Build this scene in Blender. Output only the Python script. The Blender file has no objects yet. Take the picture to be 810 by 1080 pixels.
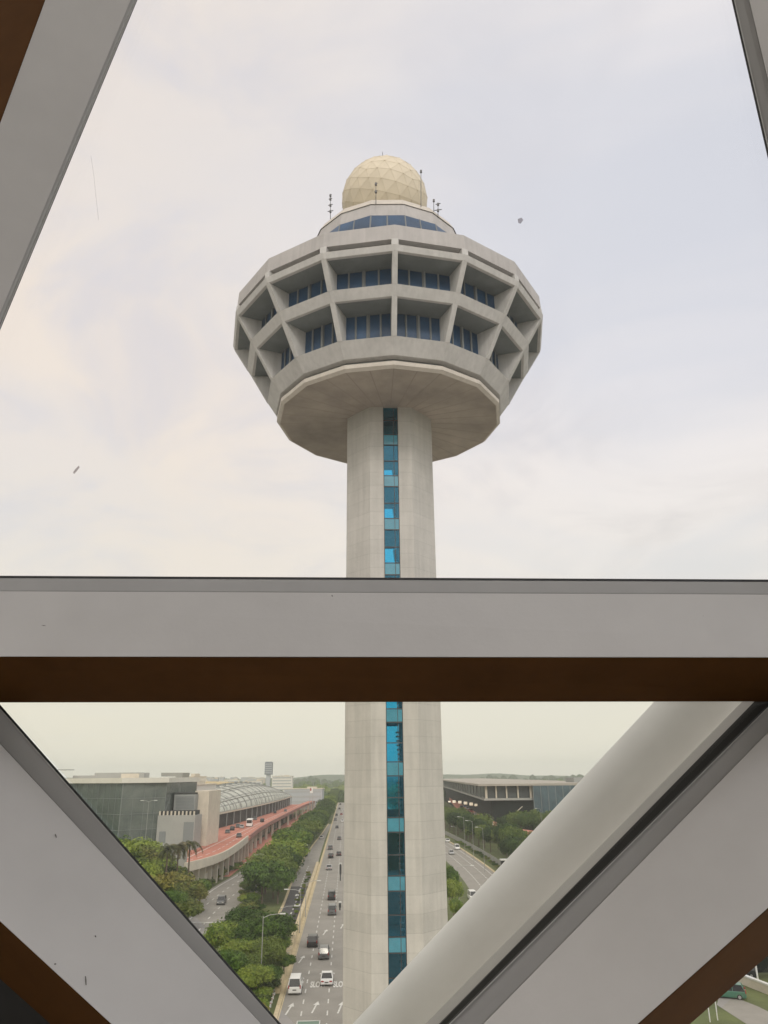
import bpy, bmesh, math, random
from mathutils import Vector, Matrix
random.seed(7)
S = bpy.context.scene
COL = S.collection
R = math.radians

# ------------------------------------------------------------------ camera geometry (photo 810 x 1080)
F = 785.0
TH = math.atan(278 / F)
ROLL = R(0.55)
H = 28.0                                        # eye height above the road

def ray(x, y):
    u = x - 405; v = 540 - y
    c, s = math.cos(ROLL), math.sin(ROLL)
    u, v = u * c + v * s, -u * s + v * c
    return Vector((u, F * math.cos(TH) - v * math.sin(TH), v * math.cos(TH) + F * math.sin(TH)))

def at(x, y, Y):                                # point at depth Y
    r = ray(x, y)
    t = Y / r.y
    return Vector((r.x * t, Y, H + r.z * t))

def g(x, y, z=0.0):                             # point at height z
    r = ray(x, y)
    t = (z - H) / r.z
    return Vector((r.x * t, r.y * t, z))

# ------------------------------------------------------------------ mesh builder
class MB:
    def __init__(self):
        self.v = []; self.f = []; self.m = []
    def face(self, pts, m=0):
        b = len(self.v)
        self.v += [Vector(p) for p in pts]
        self.f.append(tuple(range(b, b + len(pts)))); self.m.append(m)
    def mesh(self, vs, fs, m=0):
        b = len(self.v)
        self.v += [Vector(p) for p in vs]
        for f in fs:
            self.f.append(tuple(i + b for i in f)); self.m.append(m)
    def box(self, c, s, rz=0.0, m=0):
        cx, cy, cz = c; hx, hy, hz = s[0] / 2, s[1] / 2, s[2] / 2
        ca, sa = math.cos(rz), math.sin(rz)
        vs = []
        for z in (-hz, hz):
            for x, y in ((-hx, -hy), (hx, -hy), (hx, hy), (-hx, hy)):
                vs.append((cx + x * ca - y * sa, cy + x * sa + y * ca, cz + z))
        self.mesh(vs, [(3, 2, 1, 0), (4, 5, 6, 7), (0, 1, 5, 4), (1, 2, 6, 5), (2, 3, 7, 6), (3, 0, 4, 7)], m)
    def loft(self, rings, m=0, cap=True, closed=True):
        n = len(rings[0])
        vs = [p for r in rings for p in r]
        fs = []
        for k in range(len(rings) - 1):
            for i in range(n if closed else n - 1):
                j = (i + 1) % n
                fs.append((k * n + i, k * n + j, (k + 1) * n + j, (k + 1) * n + i))
        if cap:
            fs.append(tuple(range(n - 1, -1, -1)))
            fs.append(tuple(range((len(rings) - 1) * n, len(rings) * n)))
        self.mesh(vs, fs, m)
    def prism(self, poly, z0, z1, m=0):         # poly in x, y
        self.loft([[(p[0], p[1], z0) for p in poly], [(p[0], p[1], z1) for p in poly]], m)
    def tube(self, path, rad, n=8, m=0):
        path = [Vector(p) for p in path]
        rads = rad if isinstance(rad, (list, tuple)) else [rad] * len(path)
        rings = []
        for i, p in enumerate(path):
            d = (path[min(i + 1, len(path) - 1)] - path[max(i - 1, 0)]).normalized()
            a = Vector((0, 0, 1)) if abs(d.z) < 0.9 else Vector((1, 0, 0))
            s = d.cross(a).normalized(); t = d.cross(s).normalized()
            rings.append([p + rads[i] * (math.cos(k * 2 * math.pi / n) * s + math.sin(k * 2 * math.pi / n) * t) for k in range(n)])
        self.loft(rings, m)
    def build(self, name, mats, parent=None, origin=None, smooth=False, bevel=0, loc=None, fix=True):
        me = bpy.data.meshes.new(name)
        o = Vector(origin) if origin is not None else Vector((0, 0, 0))
        me.from_pydata([v - o for v in self.v], [], self.f)
        if not isinstance(mats, (list, tuple)): mats = [mats]
        for mm in mats: me.materials.append(mm)
        me.polygons.foreach_set('material_index', self.m)
        if smooth: me.polygons.foreach_set('use_smooth', [True] * len(me.polygons))
        if fix:
            bm = bmesh.new(); bm.from_mesh(me)
            if smooth: bmesh.ops.remove_doubles(bm, verts=bm.verts, dist=1e-5)
            bmesh.ops.recalc_face_normals(bm, faces=bm.faces)
            bm.to_mesh(me); bm.free()
        me.update()
        ob = bpy.data.objects.new(name, me); COL.objects.link(ob)
        if parent is not None: ob.parent = parent
        if parent is None and origin is not None: ob.location = o
        if loc is not None: ob.location = loc
        if bevel:
            b = ob.modifiers.new('bevel', 'BEVEL'); b.width = bevel; b.segments = 2; b.limit_method = 'ANGLE'
        return ob

def tag(o, label=None, cat=None, group=None, kind=None):
    if label: o['label'] = label
    if cat: o['category'] = cat
    if group: o['group'] = group
    if kind: o['kind'] = kind
    return o

def thing(name, label, cat, loc=(0, 0, 0), rz=0.0, group=None):
    o = bpy.data.objects.new(name, None); COL.objects.link(o)
    o.location = loc; o.rotation_euler = (0, 0, rz); o.empty_display_size = 0.3
    return tag(o, label, cat, group)

KIDS = {}
def copy_tree(o, parent=None):
    c = o.copy(); COL.objects.link(c)
    c.parent = parent
    for ch in [x for x in ALL_CHILDREN(o)]:
        copy_tree(ch, c)
    return c
def ALL_CHILDREN(o):
    if o.name not in KIDS: KIDS[o.name] = list(o.children)
    return KIDS[o.name]

# ------------------------------------------------------------------ materials
def mat(name, col, rough=0.6, metal=0.0, var=0.0, vscale=1.0, bump=0.0, bscale=20.0, spec=0.5, coords='Object', detail=4.0):
    m = bpy.data.materials.new(name); m.use_nodes = True
    nt = m.node_tree; N = nt.nodes; L = nt.links
    b = N['Principled BSDF']
    b.inputs['Base Color'].default_value = (*col, 1)
    b.inputs['Roughness'].default_value = rough
    b.inputs['Metallic'].default_value = metal
    b.inputs['Specular IOR Level'].default_value = spec
    if var or bump:
        tc = N.new('ShaderNodeTexCoord')
    if var:
        n = N.new('ShaderNodeTexNoise'); n.inputs['Scale'].default_value = vscale; n.inputs['Detail'].default_value = detail
        n.inputs['Roughness'].default_value = 0.65
        L.new(tc.outputs[coords], n.inputs['Vector'])
        mr = N.new('ShaderNodeMapRange'); mr.inputs['From Min'].default_value = 0.25; mr.inputs['From Max'].default_value = 0.75
        mr.inputs['To Min'].default_value = 1 - var; mr.inputs['To Max'].default_value = 1 + var
        L.new(n.outputs['Fac'], mr.inputs['Value'])
        mx = N.new('ShaderNodeVectorMath'); mx.operation = 'SCALE'; mx.inputs[0].default_value = col
        L.new(mr.outputs[0], mx.inputs['Scale']); L.new(mx.outputs[0], b.inputs['Base Color'])
    if bump:
        n2 = N.new('ShaderNodeTexNoise'); n2.inputs['Scale'].default_value = bscale; n2.inputs['Detail'].default_value = 5
        L.new(tc.outputs[coords], n2.inputs['Vector'])
        bp = N.new('ShaderNodeBump'); bp.inputs['Strength'].default_value = bump; bp.inputs['Distance'].default_value = 0.02
        L.new(n2.outputs['Fac'], bp.inputs['Height']); L.new(bp.outputs[0], b.inputs['Normal'])
    return m

def concrete_panels(name, col, step=1.0, line=0.03, dark=0.78, vstreak=True, off=0.0):
    """Cast concrete: casting joints at every step metres, vertical rain streaks, blotches."""
    m = mat(name, col, 0.85)
    nt = m.node_tree; N = nt.nodes; L = nt.links; b = N['Principled BSDF']
    tc = N.new('ShaderNodeTexCoord'); sx = N.new('ShaderNodeSeparateXYZ'); L.new(tc.outputs['Object'], sx.inputs[0])
    def math_(op, a, bb=None, c=None):
        n = N.new('ShaderNodeMath'); n.operation = op
        for i, q in enumerate((a, bb, c)):
            if q is None: continue
            if isinstance(q, (int, float)): n.inputs[i].default_value = q
            else: L.new(q, n.inputs[i])
        return n.outputs[0]
    wob = N.new('ShaderNodeTexNoise'); wob.inputs['Scale'].default_value = 0.7; L.new(tc.outputs['Object'], wob.inputs['Vector'])
    zz = math_('ADD', sx.outputs['Z'], math_('MULTIPLY', wob.outputs['Fac'], 0.03))
    fr = math_('FRACT', math_('DIVIDE', math_('ADD', zz, off), step))
    ln = math_('LESS_THAN', fr, line)
    cell = math_('FLOOR', math_('DIVIDE', math_('ADD', zz, off), step))
    wn = N.new('ShaderNodeTexWhiteNoise'); wn.noise_dimensions = '1D'; L.new(cell, wn.inputs['W'])
    n1 = N.new('ShaderNodeTexNoise'); n1.inputs['Scale'].default_value = 0.55; n1.inputs['Detail'].default_value = 6; n1.inputs['Roughness'].default_value = 0.7
    L.new(tc.outputs['Object'], n1.inputs['Vector'])
    mp = N.new('ShaderNodeMapping'); mp.inputs['Scale'].default_value = (2.2, 2.2, 0.12); L.new(tc.outputs['Object'], mp.inputs['Vector'])
    n2 = N.new('ShaderNodeTexNoise'); n2.inputs['Scale'].default_value = 1.6; n2.inputs['Detail'].default_value = 5; L.new(mp.outputs[0], n2.inputs['Vector'])
    f = math_('ADD', 0.58, math_('MULTIPLY', n1.outputs['Fac'], 0.42))
    f = math_('ADD', f, math_('MULTIPLY', n2.outputs['Fac'], 0.36 if vstreak else 0.05))
    f = math_('ADD', f, math_('MULTIPLY', math_('SUBTRACT', wn.outputs['Value'], 0.5), 0.09))
    f = math_('MULTIPLY', f, math_('SUBTRACT', 1.0, math_('MULTIPLY', ln, 1 - dark)))
    sc = N.new('ShaderNodeVectorMath'); sc.operation = 'SCALE'; sc.inputs[0].default_value = col
    L.new(f, sc.inputs['Scale']); L.new(sc.outputs[0], b.inputs['Base Color'])
    n3 = N.new('ShaderNodeTexNoise'); n3.inputs['Scale'].default_value = 9; n3.inputs['Detail'].default_value = 4; L.new(tc.outputs['Object'], n3.inputs['Vector'])
    bp = N.new('ShaderNodeBump'); bp.inputs['Strength'].default_value = 0.25; bp.inputs['Distance'].default_value = 0.03
    L.new(n3.outputs['Fac'], bp.inputs['Height']); L.new(bp.outputs[0], b.inputs['Normal'])
    return m

def thin_glass(name, tint, refl=0.06, rough=0.0, glint=(1, 1, 1)):
    m = bpy.data.materials.new(name); m.use_nodes = True
    nt = m.node_tree; N = nt.nodes; L = nt.links
    N.remove(N['Principled BSDF'])
    t = N.new('ShaderNodeBsdfTransparent'); t.inputs[0].default_value = (*tint, 1)
    gl = N.new('ShaderNodeBsdfGlossy'); gl.inputs['Roughness'].default_value = rough; gl.inputs['Color'].default_value = (*glint, 1)
    lw = N.new('ShaderNodeLayerWeight'); lw.inputs['Blend'].default_value = 0.5
    mr = N.new('ShaderNodeMath'); mr.operation = 'POWER'; mr.inputs[1].default_value = 5
    cl = N.new('ShaderNodeMath'); cl.operation = 'MULTIPLY_ADD'; cl.inputs[1].default_value = 0.6; cl.inputs[2].default_value = refl
    L.new(lw.outputs['Facing'], mr.inputs[0]); L.new(mr.outputs[0], cl.inputs[0])
    mx = N.new('ShaderNodeMixShader')
    L.new(cl.outputs[0], mx.inputs[0]); L.new(t.outputs[0], mx.inputs[1]); L.new(gl.outputs[0], mx.inputs[2])
    L.new(mx.outputs[0], N['Material Output'].inputs['Surface'])
    return m

def leaf_mat(name, c1, c2, c3):
    m = bpy.data.materials.new(name); m.use_nodes = True
    nt = m.node_tree; N = nt.nodes; L = nt.links; b = N['Principled BSDF']
    b.inputs['Roughness'].default_value = 0.6; b.inputs['Specular IOR Level'].default_value = 0.3
    tc = N.new('ShaderNodeTexCoord'); oi = N.new('ShaderNodeObjectInfo')
    ad = N.new('ShaderNodeVectorMath'); ad.operation = 'MULTIPLY_ADD'
    L.new(oi.outputs['Random'], ad.inputs[0]); ad.inputs[1].default_value = (40, 40, 40); L.new(tc.outputs['Object'], ad.inputs[2])
    n = N.new('ShaderNodeTexNoise'); n.inputs['Scale'].default_value = 0.45; n.inputs['Detail'].default_value = 6; n.inputs['Roughness'].default_value = 0.75
    L.new(ad.outputs[0], n.inputs['Vector'])
    sh = N.new('ShaderNodeMath'); sh.operation = 'MULTIPLY_ADD'; sh.inputs[1].default_value = 0.36; L.new(oi.outputs['Random'], sh.inputs[0])
    sb = N.new('ShaderNodeMath'); sb.operation = 'SUBTRACT'; sb.inputs[1].default_value = 0.18; L.new(n.outputs['Fac'], sb.inputs[0]); L.new(sb.outputs[0], sh.inputs[2])
    r = N.new('ShaderNodeValToRGB'); L.new(sh.outputs[0], r.inputs[0])
    e = r.color_ramp.elements
    e[0].position = 0.32; e[0].color = (*c1, 1); e[1].position = 0.7; e[1].color = (*c3, 1)
    k = e.new(0.5); k.color = (*c2, 1)
    L.new(r.outputs[0], b.inputs['Base Color'])
    tr = N.new('ShaderNodeBsdfTranslucent'); L.new(r.outputs[0], tr.inputs[0])
    mx = N.new('ShaderNodeMixShader'); mx.inputs[0].default_value = 0.25
    L.new(b.outputs[0], mx.inputs[1]); L.new(tr.outputs[0], mx.inputs[2]); L.new(mx.outputs[0], N['Material Output'].inputs['Surface'])
    return m

M = {}
M['conc'] = concrete_panels('tower_concrete', (0.475, 0.46, 0.425), step=1.05, line=0.028, dark=0.82)
M['podconc'] = concrete_panels('pod_concrete', (0.53, 0.52, 0.50), step=50, line=0.0, dark=1)
M['podcap'] = concrete_panels('pod_cladding', (0.44, 0.42, 0.405), step=50, line=0.0, dark=1)
M['bayceil'] = mat('bay_ceiling_paint', (0.17, 0.19, 0.185), 0.85, var=0.25, vscale=0.5)
M['podinner'] = mat('pod_inner_concrete', (0.30, 0.30, 0.275), 0.9, var=0.25, vscale=0.8, bump=0.2)
M['soffit'] = mat('soffit_panels', (0.355, 0.31, 0.26), 0.55, var=0.45, vscale=0.16)
M['sofjoint'] = mat('soffit_joint', (0.28, 0.245, 0.21), 0.8)
M['rim'] = mat('soffit_rim', (0.52, 0.48, 0.42), 0.8, var=0.12, vscale=1.5)
M['podglass'] = mat('pod_glass', (0.020, 0.060, 0.125), 0.3, spec=0.4, var=0.5, vscale=0.35)
M['podframe'] = mat('pod_window_frame', (0.20, 0.21, 0.21), 0.5)
M['slotglass'] = thin_glass('tower_blue_glass', (0.42, 0.83, 0.95), 0.08, 0.04, (0.30, 0.72, 0.92))
M['spandrel'] = mat('blue_spandrel_glass', (0.055, 0.24, 0.32), 0.12, spec=0.8, var=0.15, vscale=1.5)
M['darkframe'] = mat('dark_window_frame', (0.035, 0.045, 0.05), 0.5)
M['slotwall'] = mat('slot_inner_wall', (0.22, 0.25, 0.26), 0.9, var=0.2, vscale=1.0)
M['lining'] = mat('slot_lining', (0.34, 0.40, 0.46), 0.7, var=0.3, vscale=0.6)
M['radome'] = mat('radome_skin', (0.64, 0.565, 0.435), 0.65, var=0.10, vscale=0.5)
M['seam'] = mat('radome_seam', (0.585, 0.515, 0.39), 0.6)
M['mast'] = mat('antenna_metal', (0.10, 0.10, 0.10), 0.5, metal=0.4)
M['paint'] = mat('grey_frame_paint', (0.625, 0.61, 0.60), 0.42, var=0.08, vscale=1.3, bump=0.03, bscale=60)
M['bead'] = mat('glazing_bead_paint', (0.44, 0.435, 0.43), 0.45, var=0.06, vscale=3.0)
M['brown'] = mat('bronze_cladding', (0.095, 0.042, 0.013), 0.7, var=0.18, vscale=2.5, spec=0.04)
M['gasket'] = mat('black_rubber', (0.006, 0.006, 0.006), 0.6)
M['tube'] = mat('brace_paint', (0.66, 0.67, 0.67), 0.38, var=0.06, vscale=1.5, bump=0.03, bscale=30)
M['pane_hi'] = thin_glass('window_glass', (0.985, 0.98, 0.98), 0.022)
M['pane_lo'] = thin_glass('window_glass_warm', (0.985, 0.98, 0.95), 0.022)
M['dirt'] = thin_glass('dirt', (0.68, 0.66, 0.66), 0.0)
M['scr'] = thin_glass('scratch', (0.90, 0.89, 0.89), 0.0)
M['carpet'] = mat('floor_tile', (0.50, 0.47, 0.44), 0.6, var=0.2, vscale=6)
M['ceil'] = mat('interior_paint', (0.72, 0.72, 0.72), 0.9)
M['black'] = mat('dark_panel', (0.010, 0.009, 0.008), 0.6)
M['asphalt'] = mat('asphalt', (0.27, 0.255, 0.23), 0.9, var=0.16, vscale=0.22, bump=0.2, bscale=4, detail=8)
M['asphalt_dark'] = mat('fresh_asphalt', (0.075, 0.074, 0.074), 0.9, var=0.15, vscale=0.3)
M['white'] = mat('road_paint', (0.62, 0.61, 0.58), 0.7, var=0.25, vscale=2)
M['kerb'] = mat('kerb_concrete', (0.52, 0.43, 0.27), 0.85, var=0.2, vscale=0.6)
M['redpave'] = mat('red_road_surface', (0.46, 0.18, 0.13), 0.9, var=0.22, vscale=0.25)
M['redwall'] = mat('maroon_parapet', (0.27, 0.135, 0.115), 0.9, var=.25, vscale=.4)
M['parapet'] = mat('parapet_concrete', (0.55, 0.50, 0.42), 0.8, var=0.12, vscale=0.5)
M['grass'] = mat('grass', (0.095, 0.115, 0.035), 0.95, var=0.45, vscale=0.12, detail=8)
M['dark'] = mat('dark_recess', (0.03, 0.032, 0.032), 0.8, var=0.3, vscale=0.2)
M['darkgreen'] = mat('dark_green_glass_wall', (0.012, 0.018, 0.016), 0.8, var=.4, vscale=.15, spec=.1)  # near-black green wall colour
M['greyglass'] = mat('grey_window_band', (0.05, 0.06, 0.062), 0.4, var=.4, vscale=.2)
M['trunk'] = mat('bark', (0.12, 0.09, 0.065), 0.9, var=0.25, vscale=3)
M['steel'] = mat('galvanised_steel', (0.36, 0.36, 0.35), 0.5, metal=0.5)
M['lamp'] = mat('lamp_head', (0.62, 0.62, 0.60), 0.4)
M['tyre'] = mat('tyre', (0.012, 0.012, 0.012), 0.9)
M['rimw'] = mat('alloy', (0.40, 0.40, 0.41), 0.35, metal=0.7)
M['carglass'] = mat('car_glass', (0.012, 0.014, 0.016), 0.06, spec=0.8)
M['tail'] = mat('tail_lamp', (0.30, 0.012, 0.010), 0.3)
M['headl'] = mat('head_lamp', (0.6, 0.6, 0.58), 0.2)
M['plate'] = mat('plate_black', (0.03, 0.03, 0.03), 0.5)
for n, c in dict(white=(0.74, 0.74, 0.73), silver=(0.42, 0.43, 0.44), black=(0.022, 0.023, 0.025), grey=(0.13, 0.135, 0.14),
                 red=(0.32, 0.03, 0.025), blue=(0.03, 0.07, 0.20), green=(0.05, 0.14, 0.09), yellow=(0.55, 0.36, 0.03)).items():
    M['car_' + n] = mat('car_paint_' + n, c, 0.28, metal=0.15 if n in ('silver', 'grey') else 0, spec=0.6)
LEAF = [leaf_mat('leaf_deep', (0.026, 0.056, 0.013), (0.07, 0.125, 0.024), (0.16, 0.21, 0.04)),
        leaf_mat('leaf_fresh', (0.038, 0.082, 0.012), (0.10, 0.178, 0.024), (0.25, 0.31, 0.05)),
        leaf_mat('leaf_olive', (0.045, 0.075, 0.018), (0.12, 0.155, 0.03), (0.24, 0.22, 0.05))]
M['frond'] = leaf_mat('palm_frond', (0.05, 0.06, 0.02), (0.10, 0.10, 0.03), (0.16, 0.13, 0.05))

# ------------------------------------------------------------------ world, sun, camera
SUN_EL, SUN_AZ = R(33), R(172)                  # azimuth clockwise from +Y (the view direction)
w = bpy.data.worlds.new('World'); S.world = w; w.use_nodes = True
nt = w.node_tree; N = nt.nodes; L = nt.links
bg = N['Background']; bg.inputs['Strength'].default_value = 0.1
sky = N.new('ShaderNodeTexSky'); sky.sky_type = 'NISHITA'; sky.sun_disc = False
sky.sun_elevation = SUN_EL; sky.sun_rotation = SUN_AZ; sky.air_density = 1.2; sky.dust_density = 3
tc = N.new('ShaderNodeTexCoord'); sx = N.new('ShaderNodeSeparateXYZ'); L.new(tc.outputs['Generated'], sx.inputs[0])
def wm(op, a, b=None, c=None):
    n = N.new('ShaderNodeMath'); n.operation = op
    for i, q in enumerate((a, b, c)):
        if q is None: continue
        if isinstance(q, (int, float)): n.inputs[i].default_value = q
        else: L.new(q, n.inputs[i])
    return n.outputs[0]
def wmix(f, a, b):
    n = N.new('ShaderNodeMix'); n.data_type = 'RGBA'
    if isinstance(f, (int, float)): n.inputs[0].default_value = f
    else: L.new(f, n.inputs[0])
    for i, q in ((6, a), (7, b)):
        if isinstance(q, tuple): n.inputs[i].default_value = (*q, 1)
        else: L.new(q, n.inputs[i])
    return n.outputs[2]
zc = wm('MAXIMUM', sx.outputs['Z'], 0.0)
den = wm('ADD', zc, 0.22)
cv = N.new('ShaderNodeCombineXYZ')
L.new(wm('DIVIDE', sx.outputs['X'], den), cv.inputs[0]); L.new(wm('DIVIDE', sx.outputs['Y'], den), cv.inputs[1])
def wnoise(scale, off, detail=5, rough=0.55, dist=0.6):
    mp = N.new('ShaderNodeMapping'); mp.inputs['Location'].default_value = off; L.new(cv.outputs[0], mp.inputs['Vector'])
    n = N.new('ShaderNodeTexNoise'); n.inputs['Scale'].default_value = scale; n.inputs['Detail'].default_value = detail
    n.inputs['Roughness'].default_value = rough; n.inputs['Distortion'].default_value = dist
    L.new(mp.outputs[0], n.inputs['Vector']); return n.outputs['Fac']
def wrange(v, a, b, c=0.0, d=1.0):
    n = N.new('ShaderNodeMapRange'); n.interpolation_type = 'SMOOTHSTEP'
    n.inputs['From Min'].default_value = a; n.inputs['From Max'].default_value = b; n.inputs['To Min'].default_value = c; n.inputs['To Max'].default_value = d
    L.new(v, n.inputs['Value']); return n.outputs[0]
thin = wrange(wnoise(0.9, (3.1, 1.7, 0)), 0.40, 0.62)
thick = wrange(wnoise(2.3, (7.3, -2.2, 0), 6, 0.6, 0.9), 0.42, 0.70)
side = wrange(sx.outputs['X'], -0.35, 0.40)     # the cloud sheet is thinner on the right
blue = wm('MULTIPLY', thin, wm('ADD', 0.32, wm('MULTIPLY', side, 0.68)))
cloud = wmix(thick, wmix(side, (8.35, 7.6, 6.85), (8.5, 8.2, 8.2)), (7.0, 6.75, 6.9))
skyb = N.new('ShaderNodeVectorMath'); skyb.operation = 'SCALE'; L.new(sky.outputs[0], skyb.inputs[0]); skyb.inputs['Scale'].default_value = 0.55
thinc = wmix(0.86, skyb.outputs[0], (7.45, 7.65, 8.3))
base = wmix(blue, cloud, thinc)
hz = wrange(sx.outputs['Z'], 0.0, 0.5, 1.0, 0.0)
base = wmix(wm('MULTIPLY', hz, 0.9), base, (7.9, 7.65, 6.7))
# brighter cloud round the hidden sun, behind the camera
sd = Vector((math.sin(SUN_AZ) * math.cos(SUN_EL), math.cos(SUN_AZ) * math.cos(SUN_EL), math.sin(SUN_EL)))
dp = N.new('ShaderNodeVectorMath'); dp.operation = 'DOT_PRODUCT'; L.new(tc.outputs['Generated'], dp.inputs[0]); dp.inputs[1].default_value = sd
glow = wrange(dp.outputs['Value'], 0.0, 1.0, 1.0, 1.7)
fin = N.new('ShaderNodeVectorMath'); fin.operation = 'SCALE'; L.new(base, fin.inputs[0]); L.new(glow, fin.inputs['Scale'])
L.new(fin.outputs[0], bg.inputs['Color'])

sl = bpy.data.lights.new('sun', 'SUN'); sl.energy = 0.9; sl.angle = R(12); sl.color = (1.0, 0.94, 0.85)
so = bpy.data.objects.new('sun', sl); COL.objects.link(so)
so.rotation_euler = Vector(-sd).to_track_quat('-Z', 'Y').to_euler()
so.location = (40, -60, 160)

cd = bpy.data.cameras.new('camera'); cam = bpy.data.objects.new('camera', cd); COL.objects.link(cam)
rt = (ray(406, 540) - ray(405, 540)).normalized(); up = (ray(405, 539) - ray(405, 540)).normalized(); fw = ray(405, 540).normalized()
mw = Matrix((rt, up, -fw)).transposed().to_4x4(); mw.translation = (0, 0, H)
cam.matrix_world = mw
cd.sensor_fit = 'VERTICAL'; cd.sensor_height = 36; cd.lens = F / 1080 * 36
cd.clip_start = 0.05; cd.clip_end = 30000
S.camera = cam
S.view_settings.view_transform = 'Standard'; S.view_settings.look = 'None'; S.view_settings.exposure = 0.15; S.view_settings.gamma = 1
S.render.engine = 'CYCLES'
S.cycles.use_denoising = True
S.cycles.max_bounces = 8; S.cycles.transparent_max_bounces = 24; S.cycles.volume_bounces = 1
S.cycles.caustics_reflective = False; S.cycles.caustics_refractive = False

# ------------------------------------------------------------------ ground and roads
def sheet(name, left, right, z, m, kind='structure'):
    b = MB()
    n = len(left)
    b.mesh([(p[0], p[1], z) for p in left] + [(p[0], p[1], z) for p in right],
           [(i, i + n, i + n + 1, i + 1) for i in range(n - 1)])
    return tag(b.build(name, m, fix=False), kind=kind)

GR = 6000
b = MB()
ring = [(GR * math.cos(a * math.pi / 24), GR * math.sin(a * math.pi / 24), 0) for a in range(48)]
b.face(ring)
tag(b.build('ground', M['grass']), kind='structure')

M['paving'] = mat('pale_paving', (0.40, 0.375, 0.34), 0.9, var=0.12, vscale=0.3)
tag(sheet('bounce_paving', [(-150, -150), (-150, 100)], [(150, -150), (150, 98)], 0.01, M['paving']), kind='structure')  # unseen pale paving, added to bounce light up onto tower and brace
def mainx(y): return -8.2 - 0.0515 * y          # left kerb of the expressway
def smooth(pts, n=8):
    P = [Vector((*p, 0)[:3]) for p in pts]; out = []
    for i in range(len(P) - 1):
        p0, p1, p2, p3 = P[max(i - 1, 0)], P[i], P[i + 1], P[min(i + 2, len(P) - 1)]
        for k in range(n):
            t = k / n
            out.append(0.5 * ((2 * p1) + (p2 - p0) * t + (2 * p0 - 5 * p1 + 4 * p2 - p3) * t * t + (3 * p1 - p0 - 3 * p2 + p3) * t ** 3))
    out.append(P[-1]); return out
def offset(line, d):                             # to the right of the travel direction
    o = []
    for i, p in enumerate(line):
        t = (line[min(i + 1, len(line) - 1)] - line[max(i - 1, 0)]); t.z = 0; t.normalize()
        o.append(p + Vector((t.y, -t.x, 0)) * d)
    return o
def ribbon(name, line, d0, d1, z, m, kind='structure'):
    return sheet(name, [(p.x, p.y, p.z + z) for p in offset(line, d0)], [(p.x, p.y, p.z + z) for p in offset(line, d1)], z, m, kind)
def along(line, s):
    for i in range(len(line) - 1):
        d = (line[i + 1] - line[i]).length
        if s <= d: return line[i] + (line[i + 1] - line[i]) * (s / d), (line[i + 1] - line[i]).normalized()
        s -= d
    return None, None
def dashes(b, line, off, z, s0, s1, dash=2.0, gap=4.0, w=0.16):
    s = s0
    while s < s1:
        p, t = along(line, s); q, t2 = along(line, s + dash)
        if p is None or q is None: break
        n = Vector((t.y, -t.x, 0)); n2 = Vector((t2.y, -t2.x, 0))
        up_ = Vector((0, 0, z))
        b.face([p + n * (off - w / 2) + up_, p + n * (off + w / 2) + up_, q + n2 * (off + w / 2) + up_, q + n2 * (off - w / 2) + up_])
        s += dash + gap

main_line = [Vector((mainx(y), y, 0)) for y in (40, 80, 120, 160, 200, 260, 340, 450, 600, 800, 1100, 1500, 2200)]
LANE = 3.25
ribbon('expressway', main_line, 0, 17.5, 0.02, M['asphalt'])
b = MB()
for k in (1, 2, 3, 4):
    dashes(b, main_line, -0.4 + k * LANE, 0.04, 0.0, 700, 2.0, 3.2, 0.17)
tag(b.build('lane_markings', M['white'], fix=False), kind='structure')
ribbon('edge_line', main_line, 0.05, 0.20, 0.04, M['kerb'])

slipL = smooth([(-42, 80), (-32, 118), (-25.3, 152), (-23.2, 179), (-28.0, 254), (-31.5, 343), (-33.4, 420), (-36, 500)])
slipR = smooth([(-37, 80), (-27, 118), (-20.6, 152), (-18.6, 179), (-22.3, 254), (-27.2, 343), (-31, 420), (-33.8, 500)])
sheet('slip_road', slipL, slipR, 0.03, M['asphalt'])
darkL = [p for p in slipL if p.y < 226]; darkR = slipR[:len(darkL)]
sheet('resurfaced_slip_road', darkL, darkR, 0.055, M['asphalt_dark'])
b = MB(); dashes(b, smooth([(-22.9, 152), (-20.9, 179), (-25.2, 254), (-29.3, 343)]), 0, 0.08, 2, 120, 2.2, 3.0, 0.3)
for (x, y) in ((-21.0, 203), (-22.8, 207), (-20.3, 192), (-22.9, 215)): b.box((x, y, 0.085), (0.45, 3.0, 0.01))
tag(b.build('slip_road_markings', M['white'], fix=False), kind='structure')

left_line = smooth([(-36, 150), (-38.5, 180), (-39.5, 220), (-39, 262), (-44, 320)])
ribbon('side_road', left_line, -7.5, 6.0, 0.03, M['asphalt'])
b = MB()
for o_ in (-3.2, 0.6): dashes(b, left_line, o_, 0.055, 6, 130, 2.4, 4, 0.25)
tag(b.build('side_road_markings', M['white'], fix=False), kind='structure')
ribbon('side_road_edge_line', left_line, -6.6, -6.3, 0.055, M['white'])

right_line = smooth([(20, 120), (25, 170), (26.6, 205), (26.9, 243), (25.6, 291), (22, 360), (14, 470), (5, 600), (-12, 900), (-60, 1800)])
ribbon('right_road', right_line, -5.6, 5.4, 0.02, M['asphalt'])
b = MB()
for o_ in (-2.1, 1.4): dashes(b, right_line, o_, 0.045, 20, 420, 1.6, 2.0, 0.3)
tag(b.build('right_road_markings', M['white'], fix=False), kind='structure')
ribbon('right_road_edge_line', right_line, 3.9, 4.1, 0.045, M['white'])
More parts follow.
